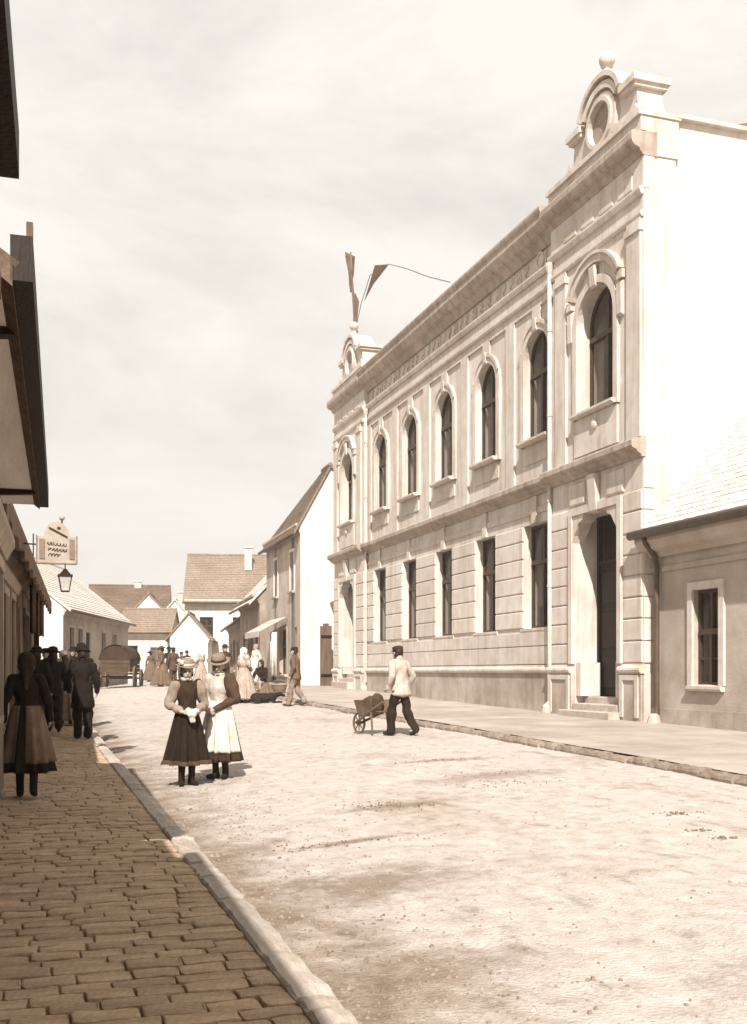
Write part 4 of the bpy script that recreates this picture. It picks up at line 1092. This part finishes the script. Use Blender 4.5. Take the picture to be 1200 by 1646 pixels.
    if 'skirt' in outfit:
        s_ = outfit['skirt']; zt, zb = s_.get('top', 1.10), s_.get('hem', .3); rb = s_.get('rb', .30); nf = s_.get('folds', 13); sd = rnd.uniform(0, 6)
        cx, cy = J['pelvis'].x, J['pelvis'].y
        def sk(off, z0, z1, a0, a1, name, m, n=96, rows=18):
            b = MB(); full = (a1-a0) > 6.28
            def pt(a, z, o):
                t = max(0.0, (zt-z)/(zt-zb)); r = .125+(rb-.125)*(t**.72)
                am = .012+.042*t
                fold = am*(math.sin(nf*a+sd+.6*math.sin(2*a+sd))+.45*math.sin(nf*1.7*a+2*sd))
                r = r+fold*(.25+.75*t)+o
                return (cx+r*1.06*math.cos(a), cy+r*.94*math.sin(a)+s_.get('swing', 0)*t, z+.008*math.sin(3*a+sd)*t)
            cols = n if full else n+1
            for o_ in (off, off-.012):
                for j in range(rows+1):
                    z = z0+(z1-z0)*j/rows
                    for i in range(cols): b.v.append(pt(a0+(a1-a0)*i/n, z, o_))
            L_ = (rows+1)*cols
            for sh in (0, L_):
                for j in range(rows):
                    for i in range(n):
                        i2 = (i+1) % cols if full else i+1
                        b.f.append((sh+j*cols+i, sh+j*cols+i2, sh+(j+1)*cols+i2, sh+(j+1)*cols+i))
            for j in (0, rows):
                for i in range(n):
                    i2 = (i+1) % cols if full else i+1
                    b.f.append((j*cols+i, j*cols+i2, L_+j*cols+i2, L_+j*cols+i))
            if not full:
                for j in range(rows):
                    for i in (0, n): b.f.append((j*cols+i, (j+1)*cols+i, L_+(j+1)*cols+i, L_+j*cols+i))
            return b.build(name, m, P, True)
        sk(0, zt, zb, 0, 2*math.pi, 'skirt', cloth(s_['v']))
        if 'band' in s_: sk(.010, zb+s_.get('bandh', .07), zb-.004, 0, 2*math.pi, 'hem_band', cloth(s_['band']), rows=4)
        if 'apron' in outfit:
            a = outfit['apron']; c_ = a.get('dir', 90)
            sk(.024, zt-.01, zb+a.get('gap', .08), R(c_-a.get('half', 55)), R(c_+a.get('half', 55)), 'apron', cloth(a['v']), n=48)
        if 'sash' in outfit: sk(.02, zt+.02, zt-.05, 0, 2*math.pi, 'waistband', cloth(outfit['sash']), rows=3)
    if outfit.get('hair', True):
        bb = MB(); bb.ell(H+hr @ V(0, -.044, .036), (.088, .086, .096), 14, 10, hr)
        for sx in (-1, 1): bb.ell(hp(sx*.066, -.045, -.02), (.024, .045, .06))
        if female: bb.ell(hp(0, -.105, -.01), (.045, .04, .05))
        if 'braid' in outfit: bb.cap(hp(0, -.10, -.04), J['chest']+V(0, -.15, .0), .03, .018)
        add('hair', bb, M_hair, .006, 30)
    ht = outfit.get('hat')
    tilt = Matrix.Translation(H+hr @ V(0, -.018, .072)) @ hr.to_4x4() @ Matrix.Rotation(outfit.get('tilt', R(-8)), 4, 'X')
    if ht == 'brim':
        br = outfit.get('brim', .20); b2 = MB(); n = 36
        pr = [(.09, -.01), (br*.7, -.005), (br, .008), (br, .020), (br*.7, .010), (.103, .010), (.100, .06), (.085, .10), (.05, .112), (.0, .113)]
        b2.lathe(pr, n); b2.v = [(x, y, z+.022*math.sin(2*math.atan2(y, x)+1)*(max(0, math.hypot(x, y)-.1)/.1)) for x, y, z in b2.v]
        o = b2.build('hat', cloth(outfit.get('hatv', .4)), P, True); o.matrix_local = tilt
        b3 = MB(); b3.lathe([(.104, .010), (.108, .012), (.106, .045), (.100, .047)], n); q = b3.build('hat_ribbon', cloth(outfit.get('ribbon', .05)), o, True)
        if outfit.get('flowers'):
            fb = MB(); r_ = random.Random(5)
            for i in range(16):
                a = r_.uniform(-2.6, 1.0); fb.ell((.115*math.cos(a), .115*math.sin(a), .035+r_.uniform(0, .05)), (r_.uniform(.018, .034),)*3, 8, 6)
            fb.build('hat_flowers', cloth(.6), o, True)
    elif ht == 'cap':
        b2 = MB(); b2.lathe([(.095, -.015), (.103, .0), (.108, .03), (.10, .058), (.06, .072), (0, .074)], 20); b2.ell((0, .10, -.012), (.075, .055, .010))
        o = b2.build('cap', cloth(outfit.get('hatv', .03)), P, True); o.matrix_local = tilt
    elif ht == 'bowler':
        b2 = MB(); b2.lathe([(.08, -.005), (.14, .0), (.15, .012), (.145, .02), (.104, .012), (.104, .06), (.088, .105), (.05, .125), (0, .128)], 22)
        o = b2.build('hat', cloth(outfit.get('hatv', .02)), P, True); o.matrix_local = tilt
    elif ht == 'scarf':
        bb = MB(); bb.ell(H+hr @ V(0, -.03, .03), (.104, .112, .112), 14, 10, hr); bb.cap(hp(0, -.06, -.03), J['neck']+V(0, -.05, -.03), .085, .06); bb.cap(J['neck']+V(0, -.07, 0), J['chest']+V(0, -.13, .0), .05, .02)
        for sx in (-1, 1): bb.cap(hp(sx*.075, .0, -.03), hp(sx*.02, .05, -.125), .028, .024)
        add('headscarf', bb, cloth(outfit.get('hatv', .65)), .012, 14)
    if 'shawl' in outfit:
        bb = MB(); bb.cap(J['shoL']+V(-.02, 0, -.02), J['shoR']+V(.02, 0, -.02), .095, .095); bb.ell(J['chest']+V(0, -.02, -.06), (.19, .145, .17))
        for S in 'LR': bb.cap(J['sho'+S], J['sho'+S].lerp(J['elb'+S], .75), .09, .075)
        add('shawl', bb, cloth(outfit['shawl']), .022, 9)
    if 'collar' in outfit:
        bb = MB(); bb.lathe([(.066, -.02), (.085, .0), (.074, .035), (.06, .03)], 18, J['neck']+V(0, 0, .0)); bb.build('collar', cloth(outfit['collar']), P, True)
    for sx in (-1, 1):
        MB().ell(hp(sx*.031, .084, .012), (.014, .008, .008), 10, 6).build('eye', M_hair, P, True)
    MB().ell(hp(0, .094, -.058), (.022, .006, .005), 10, 6).build('mouth', cloth(.12), P, True)
    return P

def at(X, Y): return (X, Y, road_z(X, Y) if XL(Y) < X < XR(Y) else gz(X, Y)+(.012 if X < 1.2 else 0))
PP = {}
# two girls in hats standing in the road
hold = dict(elbL=(-.25, -.02, 1.13), elbR=(.25, -.02, 1.13), wriL=(-.10, .19, 1.03), wriR=(.10, .19, 1.03), hdirL=(.9, .3, -.1), hdirR=(-.9, .3, -.1), palmL=(.1, -.7, -.6), palmR=(-.1, -.7, -.6), curl=.9,
            kneeL=(-.07, .02, .49), kneeR=(.07, .02, .49), ankL=(-.07, -.02, .085), ankR=(.075, .0, .085), toeL=(-.11, .12, .03), toeR=(.11, .14, .03))
g1 = person('girl in flowered hat and dark dress with pale sleeves, holding a white bundle', at(1.70, 12.74), R(180+4), 1.46,
       dict(shoe=.02, stocking=.025, jacket=.035, jlen=1.02, jr=.13, sleeve=0.0, sleeves=.27, puff=.014, skirt=dict(v=.018, hem=.30, rb=.27, folds=11, band=.08, bandh=.055, top=1.08), hair=True, hat='brim', brim=.165, hatv=.24, flowers=True, ribbon=.5, tilt=R(-4), collar=.5),
       hold, female=True, voxel=.0075, headturn=(R(-8), R(-6)))
# the white bundle she holds
bb = MB(); bb.ell((0, 0, 0), (.085, .06, .06)); bb.ell((-.05, .01, .04), (.05, .045, .04)); bb.ell((.06, .01, .03), (.05, .04, .035)); bb.cap((0, 0, 0), (.02, .02, -.12), .045, .035)
me = remesh(bb, .009, 3, 'cloth_bundle', .02, 22, 3); bun = link('cloth_bundle', me, cloth(.62)); 
bun.location = (1.72, 12.74-.245, gz(1.7, 12.74)+.89); bun.scale = (.75, .75, .75); tag(bun, 'small white cloth bundle in the hands of the dark-dressed girl', 'bundle')
hold2 = dict(hold); hold2.update(elbL=(-.24, .0, 1.12), elbR=(.235, -.03, 1.13), wriL=(-.02, .22, .98), wriR=(.10, .20, .97))
g2 = person('girl in straw hat and long white apron beside the dark-dressed girl', at(2.17, 13.16), R(180-38), 1.50,
       dict(shoe=.02, stocking=.03, jacket=.48, jlen=1.03, jr=.13, sleeve=0.0, sleeves=.5, sleeveL=.075, puff=.026, skirt=dict(v=.045, hem=.255, rb=.28, folds=12, top=1.08), apron=dict(v=.58, half=100, gap=.13, dir=80), sash=.6, hat='brim', brim=.17, hatv=.22, ribbon=.06, tilt=R(-10), collar=.62),
       hold2, female=True, voxel=.0075, headturn=(R(14), R(-10)), lean=.05)
# girl walking away on the footpath
walkF = dict(elbL=(-.25, -.04, 1.13), elbR=(.25, -.02, 1.13), wriL=(-.27, .05, .92), wriR=(.26, .10, .93), kneeL=(-.08, .06, .49), kneeR=(.09, -.02, .48), ankL=(-.08, .09, .085), ankR=(.09, -.20, .13), toeL=(-.09, .24, .03), toeR=(.095, -.07, .035))
person('girl seen from behind on the footpath, dark jacket and grey wrap apron', at(-.11, 11.47), R(-3), 1.47,
       dict(shoe=.015, stocking=.015, jacket=.018, jlen=1.0, jr=.145, puff=.015, skirt=dict(v=.02, hem=.30, rb=.265, folds=10, top=1.10), apron=dict(v=.17, half=168, gap=.115, dir=78), hair=True, braid=1, hat='scarf', hatv=.03),
       walkF, female=True, voxel=.008)
# dark group further up the footpath
stand = dict(elbL=(-.27, -.02, 1.13), elbR=(.27, -.02, 1.13), wriL=(-.26, .08, .90), wriR=(.26, .08, .90))
stride = dict(stand); stride.update(kneeL=(-.09, .12, .49), ankL=(-.09, .17, .085), toeL=(-.10, .33, .035), kneeR=(.09, -.03, .48), ankR=(.09, -.25, .15), toeR=(.10, -.13, .035))
PP['coat'] = person('stout man in long black coat and black hat on the footpath, nearest the kerb', at(.80, 20.43), R(-6), 1.66, dict(jacket=.012, jlen=.62, jr=.20, trousers=.012, hat='bowler', hatv=.012), stand, group=None)
PP['suit'] = person('man in black suit walking left of the black-coated man', at(.29, 22.1), R(5), 1.64, dict(jacket=.014, jlen=.80, trousers=.015, hat='bowler', hatv=.015), stride)
PP['brown'] = person('woman in brown skirt between the two dark men on the footpath', at(.60, 24.4), R(0), 1.52, dict(jacket=.03, jlen=1.0, jr=.14, skirt=dict(v=.16, hem=.10, rb=.34), hat='scarf', hatv=.10), stand, female=True)
person('woman with white headscarf far along the shaded footpath', at(.62, 28.6), R(175), 1.62, dict(jacket=.12, jlen=1.0, jr=.14, skirt=dict(v=.06, hem=.08, rb=.34), hat='scarf', hatv=.7, shawl=.4), stand, female=True, voxel=.012)
person('man in dark jacket and cap close to the shop wall on the left', at(.18, 26.0), R(160), 1.66, dict(jacket=.02, jlen=.84, trousers=.02, hat='cap', hatv=.02), stand, voxel=.012)
# man pushing the wheelbarrow, from behind
push = dict(elbL=(-.29, -.05, 1.14), elbR=(.29, -.05, 1.14), wriL=(-.27, .10, .90), wriR=(.27, .10, .90), hdirL=(0, .9, -.3), hdirR=(0, .9, -.3), palmL=(0, -.3, -1), palmR=(0, -.3, -1), curl=1.5,
            kneeL=(-.10, .16, .50), ankL=(-.10, .18, .085), toeL=(-.11, .34, .035), kneeR=(.10, -.05, .48), ankR=(.11, -.27, .14), toeR=(.12, -.15, .035))
BH = R(26)
bx, by = 5.92, 17.1
person('man in pale smock and dark trousers pushing the wheelbarrow', at(bx, by), BH, 1.52, dict(jacket=.44, jlen=.80, jr=.185, trousers=.022, hat='cap', hatv=.045, shoe=.03), push, lean=.14)
WB = empty('wheelbarrow', at(bx-math.sin(BH)*.50, by+math.cos(BH)*.50), BH); WB.scale = (.8, .68, .86); tag(WB, 'wooden wheelbarrow with spoked wheel pushed by the man in the pale smock', 'wheelbarrow')
def spoked(parent, c, r, axis_x=True, n=8, wd=.05, m=M_wood, nm='wheel'):
    b = MB(); k = 24
    for i in range(k):
        a0, a1 = 2*math.pi*i/k, 2*math.pi*(i+1)/k
        vs = []
        for a in (a0, a1):
            for rr in (r*.88, r):
                for x in (-wd/2, wd/2): vs.append((x, rr*math.cos(a), rr*math.sin(a)))
        b.add(vs, [(0, 1, 5, 4), (2, 3, 7, 6), (0, 2, 6, 4), (1, 3, 7, 5)])
    o = b.build(nm, m, parent); o.location = c
    b = MB()
    for i in range(n):
        a = 2*math.pi*i/n; b.tube([(0, 0, 0), (0, r*.9*math.cos(a), r*.9*math.sin(a))], wd*.28, 5)
    b.build('spokes', m, o)
    b = MB(); b.tube([(-wd*1.3, 0, 0), (wd*1.3, 0, 0)], r*.16, 10); b.build('hub', m, o)
    return o
spoked(WB, (0, .82, .22), .22)
for sx in (-1, 1):
    MB().tube([(sx*.27, -.42, .80*.85), (sx*.24, .1, .48), (sx*.09, .82, .23)], .028, 6).build('handle', M_wood, WB)
    MB().tube([(sx*.23, .08, .48), (sx*.25, .0, .02)], .025, 6).build('leg', M_wood, WB)
    b = MB(); b.add([(sx*.23, .02, .47), (sx*.14, .66, .36), (sx*.22, .74, .68), (sx*.34, .0, .72), (sx*.21, .02, .47), (sx*.12, .66, .36), (sx*.20, .74, .68), (sx*.32, .0, .72)], [(0,1,2,3),(4,5,6,7),(0,1,5,4),(1,2,6,5),(2,3,7,6),(3,0,4,7)]); b.build('side_board', M_wood, WB)
MB().add([(-.22, .02, .46), (.22, .02, .46), (.13, .66, .35), (-.13, .66, .35), (-.22, .02, .49), (.22, .02, .49), (.13, .66, .38), (-.13, .66, .38)], [(0,1,2,3),(4,5,6,7),(0,1,5,4),(1,2,6,5),(2,3,7,6),(3,0,4,7)]).build('floor_board', M_wood, WB)
MB().add([(-.13, .66, .36), (.13, .66, .36), (.21, .74, .70), (-.21, .74, .70), (-.13, .68, .36), (.13, .68, .36), (.21, .76, .70), (-.21, .76, .70)], [(0,1,2,3),(4,5,6,7),(0,1,5,4),(1,2,6,5),(2,3,7,6),(3,0,4,7)]).build('front_board', M_wood, WB)
bb = MB(); bb.ell((0, .32, .58), (.20, .30, .16)); bb.ell((.03, .15, .66), (.15, .16, .12)); me = remesh(bb, .014, 3, 'sack', .04, 9, 2)
sk_ = link('sack', me, cloth(.07)); sk_.matrix_world = Matrix.Translation(WB.location) @ Matrix.Rotation(BH, 4, 'Z') @ Matrix.Diagonal((.8, .68, .9, 1)); tag(sk_, 'dark lumpy sack lying in the wheelbarrow', 'sack')
# market group by the far kerb
PP['scarf'] = person('woman in white headscarf and grey shawl standing near the right kerb', at(5.70, 30.4), R(-62), 1.58, dict(jacket=.35, jlen=1.0, jr=.14, shawl=.42, skirt=dict(v=.38, hem=.10, rb=.38, folds=15), apron=dict(v=.3, half=50), hat='scarf', hatv=.72),
       dict(elbL=(-.24, .02, 1.14), elbR=(.24, .02, 1.14), wriL=(-.10, .20, 1.05), wriR=(.10, .22, 1.03)), female=True)
sitp = dict(pelvis=(0, 0, .42), waist=(0, .02, .57), chest=(0, .06, .76), shoL=(-.165, .07, .88), shoR=(.165, .07, .88), neck=(0, .08, .94), head=(0, .12, 1.05), elbL=(-.24, .16, .62), elbR=(.24, .16, .62), wriL=(-.14, .36, .55), wriR=(.14, .36, .55),
            hipL=(-.09, .02, .40), hipR=(.09, .02, .40), kneeL=(-.13, .40, .44), kneeR=(.13, .40, .44), ankL=(-.12, .38, .085), ankR=(.12, .38, .085), toeL=(-.13, .53, .03), toeR=(.13, .53, .03))
person('market woman in black sitting low beside her baskets', at(6.9, 33.6), R(140), 1.66, dict(jacket=.018, jlen=.40, jr=.15, skirt=dict(v=.16, top=.50, hem=.06, rb=.44, swing=.18), hat='scarf', hatv=.05), sitp, female=True)
st = empty('low_stool', at(6.9, 33.6), R(140)); tag(st, 'low wooden stool under the market woman in black', 'stool')
MB().box(-.19, .19, -.17, .15, .24, .28).build('seat', M_wood, st)
for sx in (-1, 1):
    for sy in (-1, 1): MB().tube([(sx*.15, sy*.12, .24), (sx*.17, sy*.14, 0)], .02, 6).build('leg', M_wood, st)
person('man in brown jacket and pale trousers walking along the right kerb', at(6.58, 27.65), R(62), 1.56, dict(jacket=.13, jlen=.80, jr=.18, trousers=.24, hat='cap', hatv=.03, shoe=.06), stride, lean=.05)
person('man in dark suit standing behind the woman with white headscarf', at(6.6, 39.0), R(190), 1.60, dict(jacket=.05, jlen=.82, trousers=.05, hat='bowler', hatv=.03), stand, voxel=.012)
PP['fardark'] = person('dark-suited man walking in the middle of the far street', at(6.28, 53.8), R(5), 1.74, dict(jacket=.02, jlen=.78, trousers=.02, hat='bowler', hatv=.02), stride, voxel=.014)
PP['fargrey'] = person('woman in wide grey skirt far down the street, left of the dark-suited man', at(6.0, 60.0), R(20), 1.66, dict(jacket=.13, jlen=1.0, jr=.14, skirt=dict(v=.16, hem=.05, rb=.46), hat='brim', hatv=.12), stand, female=True, voxel=.014)
PP['farbrown'] = person('man in brown coat far down the street, right of the dark-suited man', at(6.75, 52.6), R(170), 1.52, dict(jacket=.09, jlen=.7, trousers=.07, hat='cap', hatv=.05), stand, voxel=.014)
person('woman in white blouse by the shop door of the gabled house', at(8.2, 41.2), R(120), 1.60, dict(jacket=.6, jlen=1.0, jr=.14, skirt=dict(v=.62, hem=.06, rb=.36), hat='scarf', hatv=.3), stand, female=True, voxel=.012)

def another(src, label, X, Y, heading, k):
    c = src.copy(); COL.objects.link(c); c.location = at(X, Y); c.rotation_euler = (0, 0, heading); c.scale = [q*k for q in src.scale]; c['label'] = label
    for ch in src.children:
        d_ = ch.copy(); COL.objects.link(d_); d_.parent = c
        for g_ in ch.children:
            e_ = g_.copy(); COL.objects.link(e_); e_.parent = d_
    return c
for src, lab, X, Y, hd, k in ((PP['coat'], 'tall man in black coat behind the stout man on the footpath', .93, 24.6, R(8), 1.04), (PP['suit'], 'man in black suit nearest the shop doorway in the dark group', -.02, 20.9, R(-14), 1.0),
        (PP['brown'], 'woman in brown skirt at the back of the dark group', .36, 27.0, R(20), 1.0), (PP['suit'], 'black-suited man far up the footpath by the corner house', 1.0, 33.0, R(170), 1.02),
        (PP['fardark'], 'dark-suited man left of the shop awning', 7.9, 46.6, R(100), .97), (PP['fargrey'], 'woman in grey skirt crossing the street behind the two girls', 5.0, 45.5, R(80), 1.0),
        (PP['scarf'], 'woman in white headscarf standing farther off beside the shop row', 7.4, 50.5, R(40), 1.0), (PP['farbrown'], 'man in brown coat beyond the girl in the straw hat', 5.7, 47.2, R(20), 1.08),
        (PP['fardark'], 'dark-suited man at the door of the closing house', 8.4, 63.0, R(150), .95)):
    another(src, lab, X, Y, hd, k)
# baskets
def basket(loc, label, r=.22, h=.22, full=.3):
    e = empty('wicker_basket', loc); tag(e, label, 'basket', 'market baskets')
    b = MB(); b.lathe([(r*.72, 0), (r*.9, h*.5), (r, h), (r*1.06, h+.02), (r*.98, h+.02), (r*.85, h*.5), (r*.7, .02)], 18); b.build('weave', M_basket, e)
    b = MB(); pts = [(r*math.cos(math.pi*i/10), 0, h+.18*math.sin(math.pi*i/10)) for i in range(11)]; b.tube(pts, .012, 6); b.build('handle', M_basket, e)
    rr = random.Random(int(loc[0]*100)); b = MB()
    for i in range(14): 
        a = rr.uniform(0, 6.28); q = rr.uniform(0, r*.65); b.ell((q*math.cos(a), q*math.sin(a), h-.02+rr.uniform(0, .04)), (.05, .05, .045), 8, 6)
    b.build('contents', cloth(full), e, True)
basket(at(6.35, 32.6), 'round basket of pale goods in front of the seated market woman', .24, .22, .4)
basket(at(7.45, 33.6), 'basket on the footpath right of the seated market woman', .26, .24, .3)
# white linen hung at the shopfront
b = MB(); n = 12; vs = []; fs = []
for i in range(n+1):
    for z in (0, 1): vs.append((.06*math.sin(i*1.4), -.45+.9*i/n, 2.95-z*(1.75+.1*math.sin(i*.9))))
for i in range(n): fs.append((2*i, 2*i+1, 2*i+3, 2*i+2))
b.add(vs, fs); o = b.build('hanging_linen', cloth(.7), None, True); o.location = (9.35, 43.2, .0); md = o.modifiers.new('t', 'SOLIDIFY'); md.thickness = .015
tag(o, 'white linen sheet hung at the front of the gabled house', 'linen')
# small sloping awning
aw = empty('shop_awning', (9.80, 43.9, 0)); tag(aw, 'pale sloping canvas awning over the gabled house shopfront', 'awning')
MB().add([(.02, -.9, 3.6), (.02, 2.2, 3.6), (-1.1, 2.2, 3.0), (-1.1, -.9, 3.0), (.02, -.9, 3.57), (.02, 2.2, 3.57), (-1.1, 2.2, 2.97), (-1.1, -.9, 2.97)], [(0,1,2,3),(4,5,6,7),(0,1,5,4),(1,2,6,5),(2,3,7,6),(3,0,4,7)]).build('canvas', cloth(.5), aw)
MB().box(-1.12, -1.10, -.9, 2.2, 2.75, 2.99).build('valance', cloth(.5), aw)
for y_ in (-.85, 2.15): MB().tube([(-1.08, y_, 3.0), (-1.08, y_, .84)], .03, 6).build('post', M_wood, aw)

# black dog lying in the road
bb = MB(); bb.ell((0, 0, .15), (.33, .14, .135)); bb.ell((-.22, 0, .15), (.16, .145, .14)); bb.ell((.22, 0, .17), (.15, .12, .13)); bb.cap((.28, 0, .20), (.42, .02, .25), .075, .06); bb.ell((.46, .02, .26), (.075, .06, .055)); bb.cap((.50, .02, .25), (.58, .02, .235), .038, .028)
for sy in (-1, 1):
    bb.cap((.42, .02+sy*.055, .28), (.40, .02+sy*.075, .22), .018, .012); bb.cap((.24, sy*.09, .10), (.30, sy*.10, .04), .04, .03); bb.cap((.30, sy*.10, .035), (.50, sy*.10, .03), .03, .026)
    bb.cap((-.26, sy*.12, .12), (-.10, sy*.16, .07), .065, .045); bb.cap((-.10, sy*.16, .06), (-.24, sy*.17, .035), .035, .028); bb.cap((-.24, sy*.17, .03), (-.08, sy*.18, .028), .026, .024)
bb.cap((-.36, 0, .10), (-.52, .10, .04), .03, .022); bb.cap((-.52, .10, .035), (-.60, .24, .03), .022, .012)
me = remesh(bb, .014, 3, 'dog', .012, 25); o = link('dog', me, M_dog); o.location = at(6.12, 29.6); o.rotation_euler = (0, 0, R(-18)); tag(o, 'black dog lying in the road near the walking man', 'dog')

# covered cart at the left kerb in the distance
CA = empty('covered_cart', at(3.45, 47.6), R(-14)); CA.scale = (1.12, 1.1, 1.12); tag(CA, 'covered wooden cart with dark arched tilt standing on the left far up the street', 'cart')
for sx in (-1, 1):
    spoked(CA, (sx*.68, -.75, .42), .42, n=10, wd=.07); spoked(CA, (sx*.68, .85, .36), .36, n=10, wd=.07)
for y_, z_ in ((-.75, .42), (.85, .36)): MB().tube([(-.7, y_, z_), (.7, y_, z_)], .04, 6).build('axle', M_cartw, CA)
MB().box(-.55, .55, -1.2, 1.25, .50, .58).build('bed', M_cartw, CA)
for sx in (-1, 1):
    for k in range(3): MB().box(sx*.55-.02, sx*.55+.02, -1.2, 1.25, .60+k*.16, .74+k*.16).build('side_board', M_cartw, CA)
for y_ in (-1.2, 1.22): 
    for k in range(3): MB().box(-.53, .53, y_, y_+.03, .60+k*.16, .74+k*.16).build('end_board', M_cartw, CA)
b = MB(); n = 14; vs = []; fs = []
for y_ in (-1.15, -.4, .4, 1.2):
    for i in range(n+1):
        a = math.pi*i/n; vs.append((.62*math.cos(a), y_, 1.06+.60*math.sin(a)-.02*(1 if abs(y_) < .5 else 0)))
for j in range(3):
    for i in range(n): fs.append((j*(n+1)+i, j*(n+1)+i+1, (j+1)*(n+1)+i+1, (j+1)*(n+1)+i))
b.add(vs, fs); o = b.build('tilt', M_canvas, CA, True)
for y_ in (-1.13, 1.17): xz_prism([(.60*math.cos(math.pi*i/n), 1.07+.53*math.sin(math.pi*i/n)) for i in range(n+1)], y_, y_+.02).build('tilt_end', M_canvas, CA)
md = o.modifiers.new('t', 'SOLIDIFY'); md.thickness = .02
MB().tube([(0, 1.2, .5), (0, 2.6, .55)], .04, 6).build('shaft', M_cartw, CA)

# ------------------------------------------------------------------ small stuff on the road
def scatter(name, n, fx, m, smin, smax, label, seed, flat=.6):
    r_ = random.Random(seed); b = MB()
    for i in range(n):
        x, y = fx(r_); s_ = r_.uniform(smin, smax)*(1 if r_.random() < .9 else 1.7); z = road_z(x, y)
        a = r_.uniform(0, 6.28); ca, sa = math.cos(a)*s_, math.sin(a)*s_; k = r_.uniform(.5, .95)
        j = lambda: r_.uniform(.8, 1.2)
        vs = [(x+ca*j(), y+sa*j(), z), (x-sa*k*j(), y+ca*k*j(), z), (x-ca*j(), y-sa*j(), z), (x+sa*k*j(), y-ca*k*j(), z),
              (x+.5*ca*j(), y+.5*sa*j(), z+s_*flat*j()), (x-.5*sa*k, y+.5*ca*k, z+s_*flat*j()), (x-.5*ca*j(), y-.5*sa, z+s_*flat*j()), (x+.5*sa*k, y-.5*ca*k, z+s_*flat*j())]
        b.add(vs, [(0, 1, 5, 4), (1, 2, 6, 5), (2, 3, 7, 6), (3, 0, 4, 7), (4, 5, 6, 7)])
    o = b.build(name, m); tag(o, label, name, kind='stuff'); return o
scatter('pebbles', 2600, lambda r: (1.19+abs(r.gauss(0, .55)) if r.random() < .8 else r.uniform(1.3, 6.6), 2.6+r.random()**1.4*14), M_pebble, .005, .016, 'loose stones and grit scattered in the gutter beside the near kerb', 21)
scatter('gravel', 2000, lambda r: (r.uniform(1.25, 6.8), 2.8+r.random()**1.3*16), M_road, .004, .013, 'pale gravel strewn over the open road', 22)
def litter_pts(r):
    c = r.choice([(5.07, 13.0, .28, .10), (4.95, 11.3, .25, .12), (4.95, 10.4, .30, .12), (4.6, 10.7, .2, .1), (3.13, 9.67, .18, .12), (3.4, 9.4, .2, .1), (3.13, 9.8, .12, .1), (5.23, 7.85, .10, .05), (4.91, 7.11, .06, .03), (4.93, 6.79, .06, .03), (2.3, 8.0, .30, .04), (2.1, 7.9, .2, .04)])
    return (c[0]+r.gauss(0, c[2]), c[1]+r.gauss(0, c[3]))
scatter('dung', 420, litter_pts, M_litter, .005, .016, 'dark horse droppings and straw trodden into the road in patches', 23, .8)
# weeds on the cottage gutter

hz = MB().box(-310, 310, -210, 410, -1.3, 17.6).build('haze', None); tag(hz, 'thin pale summer haze filling the street', 'haze', kind='stuff')
hm = bpy.data.materials.new('haze_air'); hm.use_nodes = True; hn = hm.node_tree; hn.nodes.clear()
ho = hn.nodes.new('ShaderNodeOutputMaterial'); hv = hn.nodes.new('ShaderNodeVolumePrincipled')
hv.inputs['Color'].default_value = (.95, .90, .82, 1); hv.inputs['Density'].default_value = 0.0016; hv.inputs['Anisotropy'].default_value = 0.2
hn.links.new(hv.outputs[0], ho.inputs['Volume']); hz.data.materials.append(hm)
